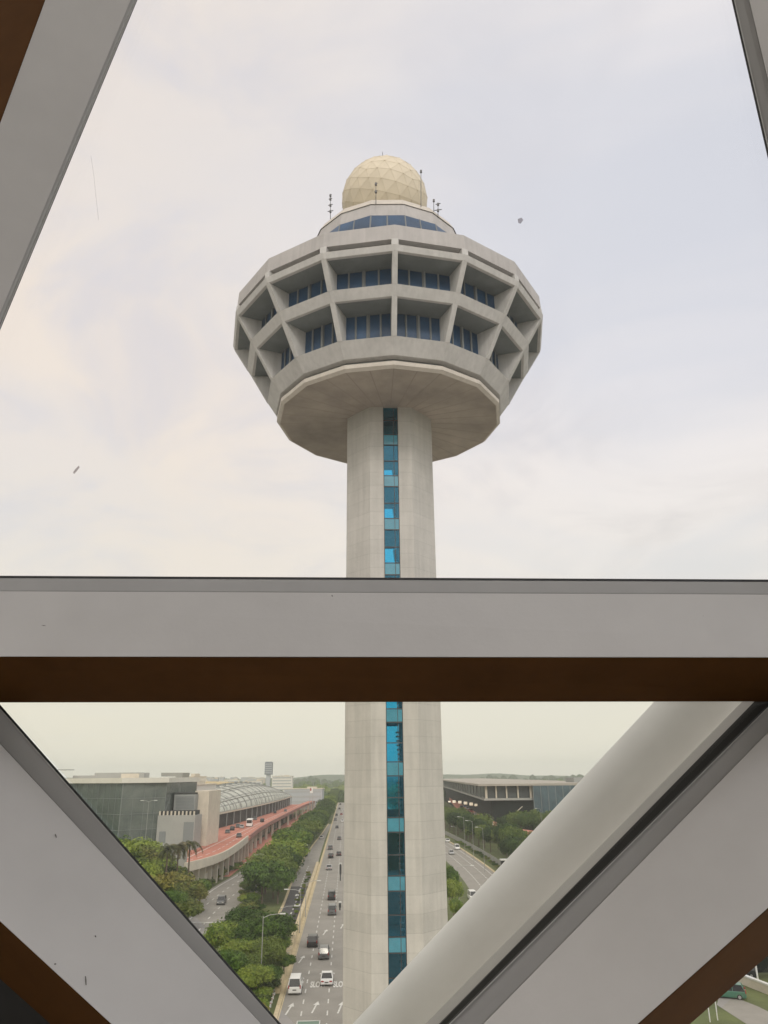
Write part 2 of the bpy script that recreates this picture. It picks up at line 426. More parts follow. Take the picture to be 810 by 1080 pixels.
# kerb strips, real steps
def kerb(name, line, d0, d1, h, m, s=None):
    a, c = offset(line, d0), offset(line, d1)
    bb = MB()
    bb.loft([[(p.x, p.y, 0), (p.x, p.y, h), (q.x, q.y, h), (q.x, q.y, 0)] for p, q in zip(a, c)])
    return tag(bb.build(name, m), kind='structure')
kerb('right_road_kerb', right_line, 5.4, 6.1, 0.14, M['kerb'])
kerb('right_road_verge', right_line, 6.1, 9.5, 0.10, M['grass'])
kerb('expressway_kerb', main_line, -0.55, 0, 0.16, M['kerb'])
kerb('slip_kerb', slipL, -0.6, 0, 0.14, M['kerb'])

# road writing: SLOW in three lanes and straight-on arrows
def textmesh(s):
    c = bpy.data.curves.new('txt', 'FONT'); c.body = s; c.align_x = 'CENTER'; c.size = 1.0; c.offset = 0.04
    o = bpy.data.objects.new('txt', c); COL.objects.link(o)
    dg = bpy.context.evaluated_depsgraph_get(); me = bpy.data.meshes.new_from_object(o.evaluated_get(dg))
    bpy.data.objects.remove(o); bpy.data.curves.remove(c)
    return me
tm = textmesh('SLOW')
wob = []
for k in range(3):
    yy = 121.0
    x = mainx(yy) + -0.4 + (k + 0.5) * LANE
    me = tm.copy(); me.materials.clear(); me.materials.append(M['white'])
    o = bpy.data.objects.new('slow_lettering', me); COL.objects.link(o)
    o.location = (x, yy, 0.045); o.rotation_euler = (0, 0, 0.0515); o.scale = (0.78, 4.2, 1); tag(o, kind='structure')
arrow = [(-0.11, -2.6), (0.11, -2.6), (0.11, 0.9), (0.42, 0.9), (0, 2.6), (-0.42, 0.9), (-0.11, 0.9)]
b = MB()
for k, yy in ((0, 110.8), (1, 111.4), (2, 111.2), (0, 138), (1, 160), (2, 166)):
    x = mainx(yy) + -0.4 + (k + 0.5) * LANE
    b.face([(x + p[0] + 0.07 * p[1], yy + p[1], 0.045) for p in arrow])
tag(b.build('arrow_markings', M['white'], fix=False), kind='structure')

# ------------------------------------------------------------------ control tower
TS = 54.0 / 63.0                                # local tower metres -> scene
D = 54.0
PK = TS * 0.987
TX = 0.55 * TS
TB = Vector((TX, D, 0))
def tz(z): return H + (z - 17) * TS
PHI = R(2)
tower = thing('control_tower', 'tall concrete air traffic control tower with flared pod and cream radome', 'control tower', TB)
def loc_rot(x, y):                              # plan rotation
    c, s = math.cos(PHI), math.sin(PHI)
    return x * c - y * s, x * s + y * c
def pv(r, z, k, n=16, ph=0.0):                  # ring vertex, k = 0 nearest the camera, counted to the right
    a = PHI + ph + k * 2 * math.pi / n
    return Vector((r * PK * math.sin(a), -r * PK * math.cos(a), tz(z)))
def rings(prof, n=16, ph=0.0):
    return [[pv(r, z, k, n, ph) for k in range(n)] for r, z in prof]
def band(name, prof, m, parent, n=16, ph=0.0, closed_profile=False, bevel=0, sm=None):
    bb = MB()
    rr = rings(prof, n, ph)
    if closed_profile: rr = rr + [rr[0]]
    bb.loft(rr, cap=False)
    return bb.build(name, m, parent, bevel=bevel)
# shaft halves with an open slot between
SLOT = 0.66
for sgn in (-1, 1):
    poly = [(SLOT, -3.05), (1.85, -3.05), (3.88, -0.8), (3.88, 0.8), (1.85, 3.05), (SLOT, 3.05)]
    pp = [loc_rot(sgn * x * TS, y * TS) for x, y in poly]
    bb = MB(); bb.prism(pp, 0, tz(48.3))
    bb.build('shaft', M['conc'], tower, bevel=0.03)
slotr = (SLOT - 0.004) * TS
PER = 3.94
strip = None
def slotbox(bb, x0, x1, y0, y1, z0, z1, m=0):
    pp = [loc_rot(x * TS, y * TS) for x, y in ((x0, y0), (x1, y0), (x1, y1), (x0, y1))]
    bb.prism(pp, z0, z1, m)
e = SLOT - 0.004
tops = [45.5 - PER * k for k in range(13)]
bb = MB(); slotbox(bb, -e, e, -2.9, -2.86, 0.5, tz(48.2)); front = bb.build('window_strip', M['slotglass'], tower)
bb = MB(); slotbox(bb, -e, e, 2.86, 2.9, tz(14.4), tz(48.2)); bb.build('window_strip', M['slotglass'], tower)
bb = MB(); slotbox(bb, -e, e, 2.86, 2.9, 0.5, tz(14.4) - .01); bb.build('back_panel', M['lining'], tower)
for sg in (-1, 1):
    bb = MB(); slotbox(bb, min(sg * (e - .03), sg * (e - .01)), max(sg * (e - .03), sg * (e - .01)), -2.84, 2.84, 0.6, tz(48.1)); bb.build('slot_lining', M['lining'], tower)
fr = MB()
slotbox(fr, -e, -e + 0.05, -2.95, -2.91, 0.5, tz(48.2)); slotbox(fr, e - 0.05, e, -2.95, -2.91, 0.5, tz(48.2))
slotbox(fr, 0.24, 0.29, -2.95, -2.91, 0.5, tz(48.2))
for t in tops:
    for zz in (t + 0.06, t - 0.95, t + 1.45):
        if tz(zz) > 1: slotbox(fr, -e + 0.05, e - 0.05, -2.96, -2.92, tz(zz) - 0.035, tz(zz) + 0.035)
fr.build('mullion', M['darkframe'], front)
for t in tops:
    if tz(t - 0.9) < 1: continue
    bb = MB(); slotbox(bb, -e, e, -2.85, 2.85, tz(t - 0.75), tz(t - 0.12)); bb.build('floor_slab', M['slotwall'], tower)
    bb = MB(); slotbox(bb, -e + 0.05, e - 0.05, -2.945, -2.91, tz(t - 0.9), tz(t)); bb.build('spandrel', M['spandrel'], front)
    bb = MB(); slotbox(bb, -e + 0.05, e - 0.05, 2.91, 2.945, tz(t - 0.9), tz(t)); bb.build('spandrel', M['spandrel'], front)
    # a stair flight inside each storey, with its handrail
    bb = MB()
    for q in range(8):
        slotbox(bb, 0.3, 0.6, -2.2 + q * 0.5, -1.7 + q * 0.5, tz(t - 0.12 + q * 0.36), tz(t + 0.0 + q * 0.36))
    bb.build('stair', M['slotwall'], tower)

# pod
band('soffit', [(10.35, 48.02), (1.0, 48.3)], M['soffit'], tower)
bb = MB()                                       # radial panel joints under the pod
for k in range(32):
    a = PHI + k * 2 * math.pi / 32
    d = Vector((math.sin(a), -math.cos(a), 0)); n_ = Vector((d.y, -d.x, 0)) * 0.025
    p0 = d * 3.6 * TS; p1 = d * 10.2 * TS * (math.cos(math.pi / 16) if k % 2 else 1)
    zz0, zz1 = tz(48.22) - 0.03, tz(48.02) - 0.006
    bb.face([p0 + n_ + Vector((0, 0, zz0)), p0 - n_ + Vector((0, 0, zz0)), p1 - n_ + Vector((0, 0, zz1)), p1 + n_ + Vector((0, 0, zz1))])
bb.build('panel_joint', M['sofjoint'], tower, fix=False)
band('rim', [(10.62, 48.55), (10.62, 48.2), (10.35, 48.0), (10.0, 48.1), (10.0, 48.55)], M['rim'], tower, closed_profile=True)
band('recess', [(10.1, 49.2), (10.1, 48.3)], M['podframe'], tower)
RW1, RW2 = 12.85, 10.85
band('ring_beam', [(11.62, 50.25), (10.72, 49.0), (10.0, 49.0), (10.0, 50.25)], M['podconc'], tower, closed_profile=True, bevel=0.03)
band('ring_beam', [(13.7, 53.7), (13.2, 52.9), (9.0, 52.9), (9.0, 53.7)], M['podconc'], tower, closed_profile=True, bevel=0.03)
band('ring_beam', [(15.2, 56.3), (15.02, 55.8), (10.0, 55.8), (10.0, 56.3)], M['podconc'], tower, closed_profile=True, bevel=0.03)
band('shadow_gap', [(14.35, 57.3), (14.35, 56.2)], M['podframe'], tower)
band('fascia', [(15.08, 56.9), (15.0, 58.35), (14.6, 58.4), (14.3, 56.9)], M['podcap'], tower, closed_profile=True, bevel=0.03)
band('roof', [(14.7, 58.38), (8.7, 63.6)], M['podcap'], tower)
for rr_, zz_ in ((14.75, 55.78), (12.95, 52.88)):
    band('bay_ceiling', [(rr_, zz_), (9.5, zz_), (9.5, zz_ + .01), (rr_, zz_ + .01)], M['bayceil'], tower, closed_profile=True)
for lvl, (zb, zt, rw) in enumerate(((53.7, 55.8, RW1), (50.25, 52.9, RW2))):
    for k in range(16):
        a0, a1 = pv(rw, zb, k), pv(rw, zb, k + 1)
        b0, b1 = pv(rw, zt, k), pv(rw, zt, k + 1)
        bb = MB(); bb.face([a0, a1, b1, b0]); win = bb.build('window', M['podglass'], tower, fix=False)
        fr = MB()
        nrm = ((a0 + a1) / 2); nrm.z = 0; nrm.normalize()
        for t_ in (0.0, 0.25, 0.5, 0.75, 1.0):
            p = a0.lerp(a1, t_) + nrm * 0.06; q = b0.lerp(b1, t_) + nrm * 0.06
            fr.tube([p, q], 0.07 if t_ != 0.5 else 0.13, 4)
        fr.tube([a0.lerp(b0, .06) + nrm * 0.05, a1.lerp(b1, .06) + nrm * 0.05], 0.09, 4)
        fr.build('window_frame', M['podframe'], win)
for k in range(16):
    a = PHI + k * 2 * math.pi / 16
    d = Vector((math.sin(a), -math.cos(a), 0)); n_ = Vector((-d.y, d.x, 0))
    bb = MB()
    for prof, th, z_extra in (([(15.0, 55.82), (13.69, 53.68), (RW1 - .1, 53.68), (RW1 - .1, 55.82)], 0.19, 0), ([(13.19, 52.92), (11.62, 50.22), (RW2 - .1, 50.22), (RW2 - .1, 52.92)], 0.19, 0)):
        lo = [d * r * PK + Vector((0, 0, tz(z))) for r, z in prof]
        bb.loft([[p - n_ * th for p in lo], [p + n_ * th for p in lo]])
    prof = [(15.1, 56.92), (15.12, 56.28), (14.2, 56.28), (14.2, 56.92)]
    lo = [d * r * PK + Vector((0, 0, tz(z))) for r, z in prof]
    bb.loft([[p - n_ * 0.24 for p in lo], [p + n_ * 0.24 for p in lo]])
    bb.build('rib', M['podconc'], tower, bevel=0.02)
# upper drum, half a step round
PH2 = -math.pi / 16 - R(2)
band('upper_wall', [(8.75, 62.2), (7.75, 66.9)], M['podcap'], tower, ph=PH2)
CR = ((8.55, 62.9), (8.02, 65.35))
for k in range(-3, 5):
    a0, a1 = pv(CR[0][0] + .07, CR[0][1], k, 16, PH2), pv(CR[0][0] + .07, CR[0][1], k + 1, 16, PH2)
    b0, b1 = pv(CR[1][0] + .07, CR[1][1], k, 16, PH2), pv(CR[1][0] + .07, CR[1][1], k + 1, 16, PH2)
    bb = MB(); bb.face([a0, a1, b1, b0]); win = bb.build('clerestory_window', M['podglass'], tower, fix=False)
    fr = MB()
    for t_ in (0.02, 0.5): fr.tube([a0.lerp(a1, t_), b0.lerp(b1, t_)], 0.06, 4)
    fr.tube([a0.lerp(b0, .04), a1.lerp(b1, .04)], 0.07, 4)
    fr.build('window_frame', M['podframe'], win)
band('cap', [(7.85, 66.85), (7.35, 67.75), (6.9, 67.8), (0.3, 67.9)], M['rim'], tower, ph=PH2)
# radome
rc = Vector((0.2 - 0.35, 0, tz(73.9))); RR = 4.5 * TS
bm = bmesh.new(); bmesh.ops.create_icosphere(bm, subdivisions=3, radius=RR)
for v in bm.verts: v.co = Matrix.Rotation(0.4, 3, 'Z') @ (Matrix.Rotation(0.55, 3, 'X') @ v.co) + rc
bm.normal_update()
me = bpy.data.meshes.new('radome'); bm.to_mesh(me); me.materials.append(M['radome'])
rad = bpy.data.objects.new('radome', me); COL.objects.link(rad); rad.parent = tower
bb = MB()
for e_ in bm.edges:
    bb.tube([e_.verts[0].co, e_.verts[1].co], 0.014, 4)
for v in bm.verts:
    p = v.co; nn = (p - rc).normalized(); bb.box(p + nn * 0.01, (0.06, 0.06, 0.06))
bb.build('seam', M['seam'], rad)
bm.free()
bb = MB(); bb.loft([[(rc.x + r * math.cos(i * math.pi / 12), rc.y + r * math.sin(i * math.pi / 12), z) for i in range(24)] for r, z in ((3.3 * TS, tz(67.7)), (3.3 * TS, tz(71.3)))])
bb.build('radome_base', M['rim'], tower)
def antenna(px, y0, y1, Y, arms):
    p0, p1 = at(px, y1, Y) - TB, at(px, y0, Y) - TB
    bb = MB(); bb.tube([p0, p1], [0.035, 0.02], 6)
    for t_, l in arms:
        q = p0.lerp(p1, t_); bb.tube([q - Vector((l, 0, 0)), q + Vector((l, 0, 0.1))], 0.035, 5); bb.box(q, (0.16, 0.16, 0.2))
    bb.build('antenna', M['mast'], tower)
antenna(348.5, 205, 231, D - 1, ((0.3, .25), (0.55, .2), (0.8, .15), (0.95, .1)))
antenna(444, 179, 218, D - 6.0, ((0.95, .05),))
antenna(396.5, 192, 215, D - 7.0, ((0.55, .12), (0.9, .1)))
antenna(457.5, 210, 226, D - 5, ((0.9, .05),))
antenna(462, 214, 230, D - 5, ((0.5, .3), (0.9, .2)))
antenna(403.5, 160, 166, D, ())

# ------------------------------------------------------------------ the window we look through
wall = thing('window_wall', 'large grey metal window frame of sloping mullions and one wide crossbar', 'window', (0, 2.4, H - 1.6))
WO = Vector((0, 2.4, H - 1.6))
def lin(p, q):                                  # pixel line as function y -> x, and extension
    return p, q
def bar(name, secA, secB, m, parent=wall, bevel=0.004):
    """prism between two cross-sections, each a list of (px, py, depth)"""
    bb = MB(); bb.loft([[at(*p) for p in secA], [at(*p) for p in secB]])
    return bb.build(name, m, parent, origin=WO, bevel=bevel)
GY = 2.60
def ext(p, q, y=None, x=None):
    if y is not None: return (p[0] + (q[0] - p[0]) * (y - p[1]) / (q[1] - p[1]), y)
    return (x, p[1] + (q[1] - p[1]) * (x - p[0]) / (q[0] - p[0]))
# crossbar
xl, xr = -420, 1240
def hy(l, r, x): return l + (r - l) * x / 810
secs = []
T = []
for x in (xl, xr):
    T.append(dict(gk0=(x, hy(607.2, 611.2, x), 2.575), gk1=(x, hy(609.6, 613.6, x), 2.565), bd=(x, hy(623, 626.5, x), 2.54), bd2=(x, hy(623.2, 626.7, x), 2.46),
                  rg=(x, hy(692.6, 693.4, x), 2.34), rg2=(x, hy(693.0, 693.8, x), 2.343), lo=(x, hy(741.3, 740.2, x), 2.60),
                  bk=(x, hy(690, 692, x), 2.72), bk2=(x, hy(690.5, 692.5, x), 2.715), bt=(x, hy(608, 612, x), 2.66)))
def tb(name, keys, m, parent=wall, bevel=0.003):
    return bar(name, [T[0][k] for k in keys], [T[1][k] for k in keys], m, parent, bevel)
transom = tb('crossbar', ('bd2', 'rg', 'bk'), M['paint'])
tb('underside', ('rg2', 'lo', 'bk2'), M['brown'], transom)
tb('glazing_bead', ('gk1', 'bd', 'bk', 'bt'), M['bead'], transom)
tb('gasket', ('gk0', 'gk1', 'bt'), M['gasket'], transom, 0)
def member(gk, bd, rg, lo, yA, yB, name='mullion', cut=None, gw=2.2, side=1, ends=None, RY=2.2):
    """gk, bd, rg, lo: pixel lines of gasket edge, bead edge, ridge, far edge; side = +1 when the glass lies to the right"""
    def P(line, y, Y): return (*ext(*line, y=y), Y)
    E_ = ends or [dict(gk=yA, bd=yA, rg=yA, lo=yA), dict(gk=yB, bd=yB, rg=yB, lo=yB)]
    A = []
    for q in E_:
        gx = P(gk, q['gk'], 2.575)
        d = dict(gk0=gx, gk1=(gx[0] - side * gw, gx[1], 2.565), bd=P(bd, q['bd'], 2.54), bd2=P(bd, q['bd'], 2.47), rg=P(rg, q['rg'], RY),
                 rg2=(P(rg, q['rg'], RY)[0] - side * 0.5, q['rg'], RY + .003), lo=P(lo, q['lo'], 2.6))
        d['sl0'] = (gx[0] - side * (gw + .5), gx[1], 2.558); d['sl1'] = (gx[0] - side * (gw + 1.7), gx[1], 2.556); d['sl2'] = (gx[0] - side * (gw + 1.0), gx[1], 2.575)
        mid = P(rg, q['rg'], 2.0)
        gm = ext(*bd, y=q['rg'])
        d['bk'] = ((gm[0] + mid[0]) / 2, q['rg'], 2.73); d['bk2'] = ((gm[0] + mid[0]) / 2 - side * .5, q['rg'], 2.725)
        d['bt'] = (gx[0] - side * 1.0, gx[1], 2.66)
        A.append(d)
    def onplane(k, a, b, c):                    # put B's k where its sight line meets the plane a, b, c
        pa, pb, pc = at(*a), at(*b), at(*c); n_ = (pb - pa).cross(pc - pa)
        e0 = Vector((0, 0, H)); d_ = ray(*A[1][k][:2]); t_ = n_.dot(pa - e0) / n_.dot(d_)
        A[1][k] = (*A[1][k][:2], (e0 + d_ * t_).y)
    onplane('rg', A[0]['bd2'], A[0]['rg'], A[1]['bd2'])
    A[1]['rg2'] = (A[1]['rg2'][0], A[1]['rg2'][1], A[1]['rg'][2] + .003)
    onplane('lo', A[0]['rg2'], A[0]['lo'], A[1]['rg2'])
    global ml_pl
    ml_pl = (A[0]['bd2'], A[0]['rg'], A[1]['bd2']) if yB == 1400 and side == 1 else globals().get('ml_pl')
    def mk(nm, keys, m, par, bev=0.003):
        return bar(nm, [A[0][k] for k in keys], [A[1][k] for k in keys], m, par, bev)
    root = mk(name, ('bd2', 'rg', 'bk'), M['paint'], wall)
    mk('side_face', ('rg2', 'lo', 'bk2'), M['brown'], root)
    mk('glazing_bead', ('gk1', 'bd', 'bk', 'bt'), M['bead'], root)
    mk('gasket', ('gk0', 'gk1', 'bt'), M['gasket'], root, 0)
    mk('sealant_line', ('sl0', 'sl1', 'sl2'), M['lamp'], root, 0)
    return root
# upper left
member(((145, 0), (0, 348.6)), ((138, 0), (0, 331)), ((47.5, 0), (0, 129.6)), ((-70, 0), (-118, 129.6)), -700, 612, gw=0.6, side=1)
# upper right
member(((771.5, 0), (810, 168)), ((790, 0), (810, 85)), ((905, 0), (935, 120)), ((1010, 0), (1040, 120)), -700, 612, side=-1)
# lower left
ml_ = member(((0, 743), (296.5, 1080)), ((0, 784), (276, 1080)), ((0, 972), (117, 1080)), ((0, 1032.5), (53, 1080)), 741, 1400, gw=3.2, side=1,
       ends=[dict(gk=741, bd=741, rg=700, lo=741), dict(gk=1400, bd=1400, rg=1400, lo=1400)], RY=2.06)
# lower right
mr_ = member(((743, 810), (540, 1011.7)), ((773, 810), (565, 1023)), ((810, 958), (673, 1080)), ((810, 1008), (728, 1080)), 741, 1400, gw=2.0, side=-1,
       ends=[dict(gk=741, bd=741, rg=700, lo=741), dict(gk=1400, bd=1400, rg=1400, lo=1400)], RY=2.06)
# outer cap and the dark joint of the lower right mullion, beyond the glass
def strip(name, l0, l1, Y0, Y1, th, m, par):
    A = []
    for y in (735, 1400):
        a, c = ext(*l0, y=y), ext(*l1, y=y)
        A.append([(a[0], y, Y0), (c[0], y, Y1), (c[0], y, Y1 + th), (a[0], y, Y0 + th)])
    return bar(name, A[0], A[1], m, par, 0.0)
strip('outer_joint', ((727, 810), (540, 1001)), ((745, 810), (541, 1013)), 2.68, 2.64, 0.02, M['gasket'], mr_)
strip('outer_cap', ((714, 810), (537, 990)), ((728, 810), (541, 1001)), 2.74, 2.69, 0.03, M['bead'], mr_)
# scuffs on the painted faces
M['scuff'] = mat('scuff', (0.22, 0.21, 0.20), 0.8)
def scuff(px, py, l, ang, par, plane):
    pa, pb, pc = (at(*p) for p in plane); n_ = (pb - pa).cross(pc - pa).normalized()
    if n_.y > 0: n_ = -n_
    e0 = Vector((0, 0, H)); d_ = ray(px, py); p = e0 + d_ * (n_.dot(pa - e0) / n_.dot(d_))
    d2 = ray(px + l * math.cos(ang), py + l * math.sin(ang)); q = e0 + d2 * (n_.dot(pa - e0) / n_.dot(d2))
    bb = MB(); bb.tube([p + n_ * .0012, (p + q) / 2 + n_ * .0016, q + n_ * .0012], [.0012, .0019, .0011], 5); bb.build('scuff', M['scuff'], par, origin=WO)
tpl = (T[0]['bd2'], T[0]['rg'], T[1]['bd2'])
for px, py, l, an in ((350, 628, 1.5, 1), (44, 660, 5, 0.1), (566, 668, 2, .4), (740, 650, 3, .1), (250, 683, 4, 0)): scuff(px, py, l, an, transom, tpl)
for px, py, l, an in ((90, 1030, 9, 1.5), (57, 1017, 2, 0), (100, 987, 2, 1), (58, 880, 4, 1.2)): scuff(px, py, l, an, ml_, ml_pl)
# panes
def pane(pts, m, Y=GY + 0.012):
    bb = MB(); bb.face([at(x, y, Y) for x, y in pts]); bb.face([at(x, y, Y + 0.02) for x, y in pts][::-1])
    return bb.build('glass_pane', m, wall, origin=WO, fix=False)
pu = pane([(-112, 610), (914, 614), (618, -690), (435, -690)], M['pane_hi'])
pane([(-4, 739), (812, 739), (403, 1180)], M['pane_lo'])
pane([(1080, 780), (1240, 780), (1240, 1400), (380, 1400)], M['pane_lo'])
bb = MB(); A_ = [(-700, 741), (-320, 741), (420, 1412), (-700, 1412)]
bb.loft([[at(x, y, 2.61) for x, y in A_], [at(x, y, 2.66) for x, y in A_]]); bb.build('infill_panel', M['black'], wall, origin=WO)
for pts in ([(77, 498), (80, 494), (83, 491), (84, 493), (81, 497), (78, 500)], [(546, 231), (550, 229.5), (552, 232), (549, 236), (546.5, 235)]):
    bb = MB(); bb.loft([[at(x, y, 2.611) for x, y in pts], [at(x, y, 2.608) for x, y in pts]]); bb.build('dirt_speck', M['dirt'], pu, origin=WO)
bb = MB(); bb.tube([at(x, y, 2.609) for x, y in ((96, 165), (99, 185), (101, 205), (104, 232))], 0.0012, 5); bb.build('scratch', M['scr'], pu, origin=WO)
bb = MB(); bb.box((0, -2.0, H - 1.7), (16, 9.0, 0.2)); tag(bb.build('floor', M['carpet']), kind='structure')

bb = MB(); bb.box((0, -5.6, H + 4.9), (18, 0.2, 13.2)); tag(bb.build('back_wall', M['ceil']), kind='structure')
bb = MB()                                       # unseen ceiling, its gap added to let sky light brighten the window frame
for c_, s_ in (((0, -4.2, H + 11.7), (18, 3.2, 0.3)), ((0, 1.6, H + 11.7), (18, 2.1, 0.3)), ((-7.5, -1.025, H + 11.7), (3, 3.15, 0.3)), ((7.5, -1.025, H + 11.7), (3, 3.15, 0.3))): bb.box(c_, s_)
tag(bb.build('ceiling', M['ceil']), kind='structure')
# round brace outside
p0, p1 = at(786, 697, 5.45), at(310, 1190, 7.6)
brace = tag(MB().build('tubular_brace', M['tube']) if False else thing('tubular_brace', 'thick round pale grey steel brace slanting outside the window glass', 'brace', p1), kind=None)
bb = MB()
q0, q1 = at(735, 741, 5.6), at(413.5, 1080, 7.0)
dirv = (q1 - q0)
bb.tube([q0 - dirv * 0.35, q0, q1, q1 + dirv * 0.9], 0.213, 48)
bb.build('tube', M['tube'], brace, origin=p1, smooth=False)
for o_ in brace.children:
    for poly in o_.data.polygons: poly.use_smooth = len(poly.vertices) == 4
bb = MB(); 
for t_ in (-0.34, 1.85):
    bb = MB(); c_ = q0 + dirv * t_; bb.tube([c_, c_ + dirv.normalized() * 0.08], 0.26, 32); bb.build('flange', M['tube'], brace, origin=p1)

# ------------------------------------------------------------------ trees
def crown_mesh(seed, rx, rz, zc, leaves, size, lobes, m, flat=0.75):
    rnd = random.Random(seed); bb = MB()
    cs = []
    for i in range(lobes):
        a = rnd.uniform(0, 2 * math.pi); rr = rx * 0.68 * math.sqrt(rnd.random())
        cs.append((Vector((rr * math.cos(a), rr * math.sin(a), zc + rz * rnd.uniform(-0.45, 0.5) * (1.15 - rr / rx))), rx * rnd.uniform(0.26, 0.44)))
    for i in range(leaves):
        c, r = rnd.choice(cs)
        d = Vector((rnd.gauss(0, 1), rnd.gauss(0, 1), rnd.gauss(0.15, 1))).normalized()
        p = c + Vector((d.x, d.y, d.z * flat)) * r * (0.35 + 0.85 * rnd.random() ** 0.8)
        n = (d + Vector((rnd.gauss(0, .5), rnd.gauss(0, .5), rnd.gauss(0.3, .5)))).normalized()
        s = size * rnd.uniform(0.6, 1.35)
        u = n.orthogonal().normalized(); v = n.cross(u); ang = rnd.uniform(0, 6.28)
        u, v = u * math.cos(ang) + v * math.sin(ang), v * math.cos(ang) - u * math.sin(ang)
        bb.face([p - u * s, p - v * s * 0.5 + n * s * 0.1, p + u * s, p + v * s * 0.5 + n * s * 0.1])
    ob = bb.build('crown', m, fix=False); return ob, cs
def trunk_mesh(seed, h, r, cs):
    rnd = random.Random(seed); bb = MB()
    top = h * 0.5
    bb.tube([(0, 0, -0.1), (r * 0.3, 0, h * 0.2), (0, r * 0.4, top * 0.8), (0, 0, top)], [r * 1.35, r, r * 0.85, r * 0.65], 8)
    for c, rr in cs[:9]:
        mid = Vector((c.x * 0.45, c.y * 0.45, top + (c.z - top) * 0.55))
        bb.tube([(0, 0, top * 0.85), mid, c], [r * 0.5, r * 0.3, r * 0.1], 6)
    return bb.build('trunk', M['trunk'])
def make_tree(kind, label, cat, seed, h, rx, m, leaves, size, lobes, group=None):
    t = thing(kind, label, cat, (0, 0, 0), 0, group)
    cr, cs = crown_mesh(seed, rx, h * 0.36, h * 0.68, leaves, size, lobes, m)
    cr.parent = t
    tr = trunk_mesh(seed, h, 0.022 * h, cs); tr.parent = t
    return t
G_CAN = 'trees of the roadside canopy'
# prototypes sit at their first place, the rest are copies
proto = {}
def put_tree(key, x, y, h, label=None, group=None, rz=None, wide=1.0, cat='tree'):
    t, h0, used = proto[key]
    o = t if not used else copy_tree(t)
    proto[key][2] = True
    s = h / h0
    o.location = (x, y, 0); o.scale = (s * wide, s * wide, s); o.rotation_euler = (0, 0, random.uniform(0, 6.28) if rz is None else rz)
    o['label'] = label; o['category'] = cat
    if group: o['group'] = group
    elif 'group' in o.keys(): del o['group']
    return o
def P_(key, kind, seed, h, rx, m, leaves, size, lobes):
    t = make_tree(kind, kind, 'tree', seed, h, rx, m, leaves, size, lobes); proto[key] = [t, h, False]
P_('n0', 'broadleaf_tree', 11, 11, 5.4, LEAF[1], 11000, 0.30, 26)
P_('n1', 'broadleaf_tree', 12, 11, 5.0, LEAF[1], 11000, 0.28, 24)
P_('n2', 'broadleaf_tree', 13, 11, 5.2, LEAF[0], 11000, 0.30, 26)
for i in range(4): P_('c%d' % i, 'rain_tree', 20 + i, 12, 7.2, LEAF[0] if i else LEAF[1], 5200, 0.52, 22)
for i in range(2): P_('o%d' % i, 'small_tree', 30 + i, 6, 3.2, LEAF[2], 4200, 0.24, 16)
P_('s0', 'shrub', 41, 2.0, 1.7, LEAF[1], 1500, 0.16, 9)
P_('s1', 'shrub', 42, 2.0, 1.7, LEAF[2], 1500, 0.16, 9)
def tree_px(key, px, py, Y, label, group=None, wide=1.0, cat='tree'):
    p = at(px, py, Y); return put_tree(key, p.x, Y, p.z / 1.08, label, group, None, wide, cat)
NT = [('n0', 238, 966, 132), ('n1', 262, 946, 140), ('n2', 287, 952, 137), ('n1', 303, 968, 150), ('n0', 258, 984, 124), ('n2', 281, 982, 124), ('n1', 300, 1000, 126), ('n0', 272, 1012, 114), ('n1', 236, 1000, 120)]
NT += [('n2', 250, 962, 136), ('n0', 274, 962, 131), ('n1', 292, 978, 133), ('n0', 246, 996, 118), ('n2', 262, 1000, 119), ('n1', 287, 1012, 118)]
NL = ['bright green leafy tree beside the side road fence', 'tallest bright green tree of the near clump below the window', 'dark green tree at the back of the near clump',
      'bright green tree of the near clump beside the cream barrier', 'bright green tree in the middle of the near clump', 'dark green tree in the front half of the near clump',
      'green tree at the expressway kerb opposite the dark cars', 'low green tree at the front of the near clump', 'green tree half hidden by the lower left mullion'] + ['leafy tree inside the near clump, crown merging with its neighbours'] * 6
for (k, px, py, Y), lb in zip(NT, NL): tree_px(k, px, py, Y, lb, 'trees of the near clump', 1.12)
LINE = [(905, 279), (893, 288), (877, 302), (864, 319), (852, 335), (842, 343), (830, 352), (815, 357)]
def canopy_left(Y):
    lo_y, hi_y = 700, 1000
    for _ in range(30):
        m_ = (lo_y + hi_y) / 2
        if at(310, m_, Y).z > 9.5: lo_y = m_
        else: hi_y = m_
    py_ = min(905, max(815, lo_y))
    for (a0, b0), (a1, b1) in zip(LINE, LINE[1:]):
        if a1 <= py_ <= a0: px_ = b0 + (b1 - b0) * (a0 - py_) / (a0 - a1); break
    return at(px_ + 3, py_, Y).x + 2.0
rnd = random.Random(5)
y = 192
i = 0
while y < 1250:
    x1 = mainx(y) - (8.5 if y < 330 else 8.5 - min(4.5, (y - 330) * 0.05)) - 3.0
    x0 = canopy_left(y)
    n = max(2, round((x1 - x0) / 8.5))
    for q in range(n):
        x = x1 + (x0 - x1) * (q + rnd.uniform(-.25, .25)) / max(1, n - 1)
        if y < 200 and x < -36: continue
        hh = rnd.uniform(7.0, 11.5) * (1 if y > 230 else 0.9)
        put_tree('c%d' % rnd.randrange(4), x, y + rnd.uniform(-3, 3), hh, 'broad green rain tree in the dense canopy along the expressway', G_CAN, None, 1.05)
    y += 10 if y < 420 else 16 if y < 700 else 30
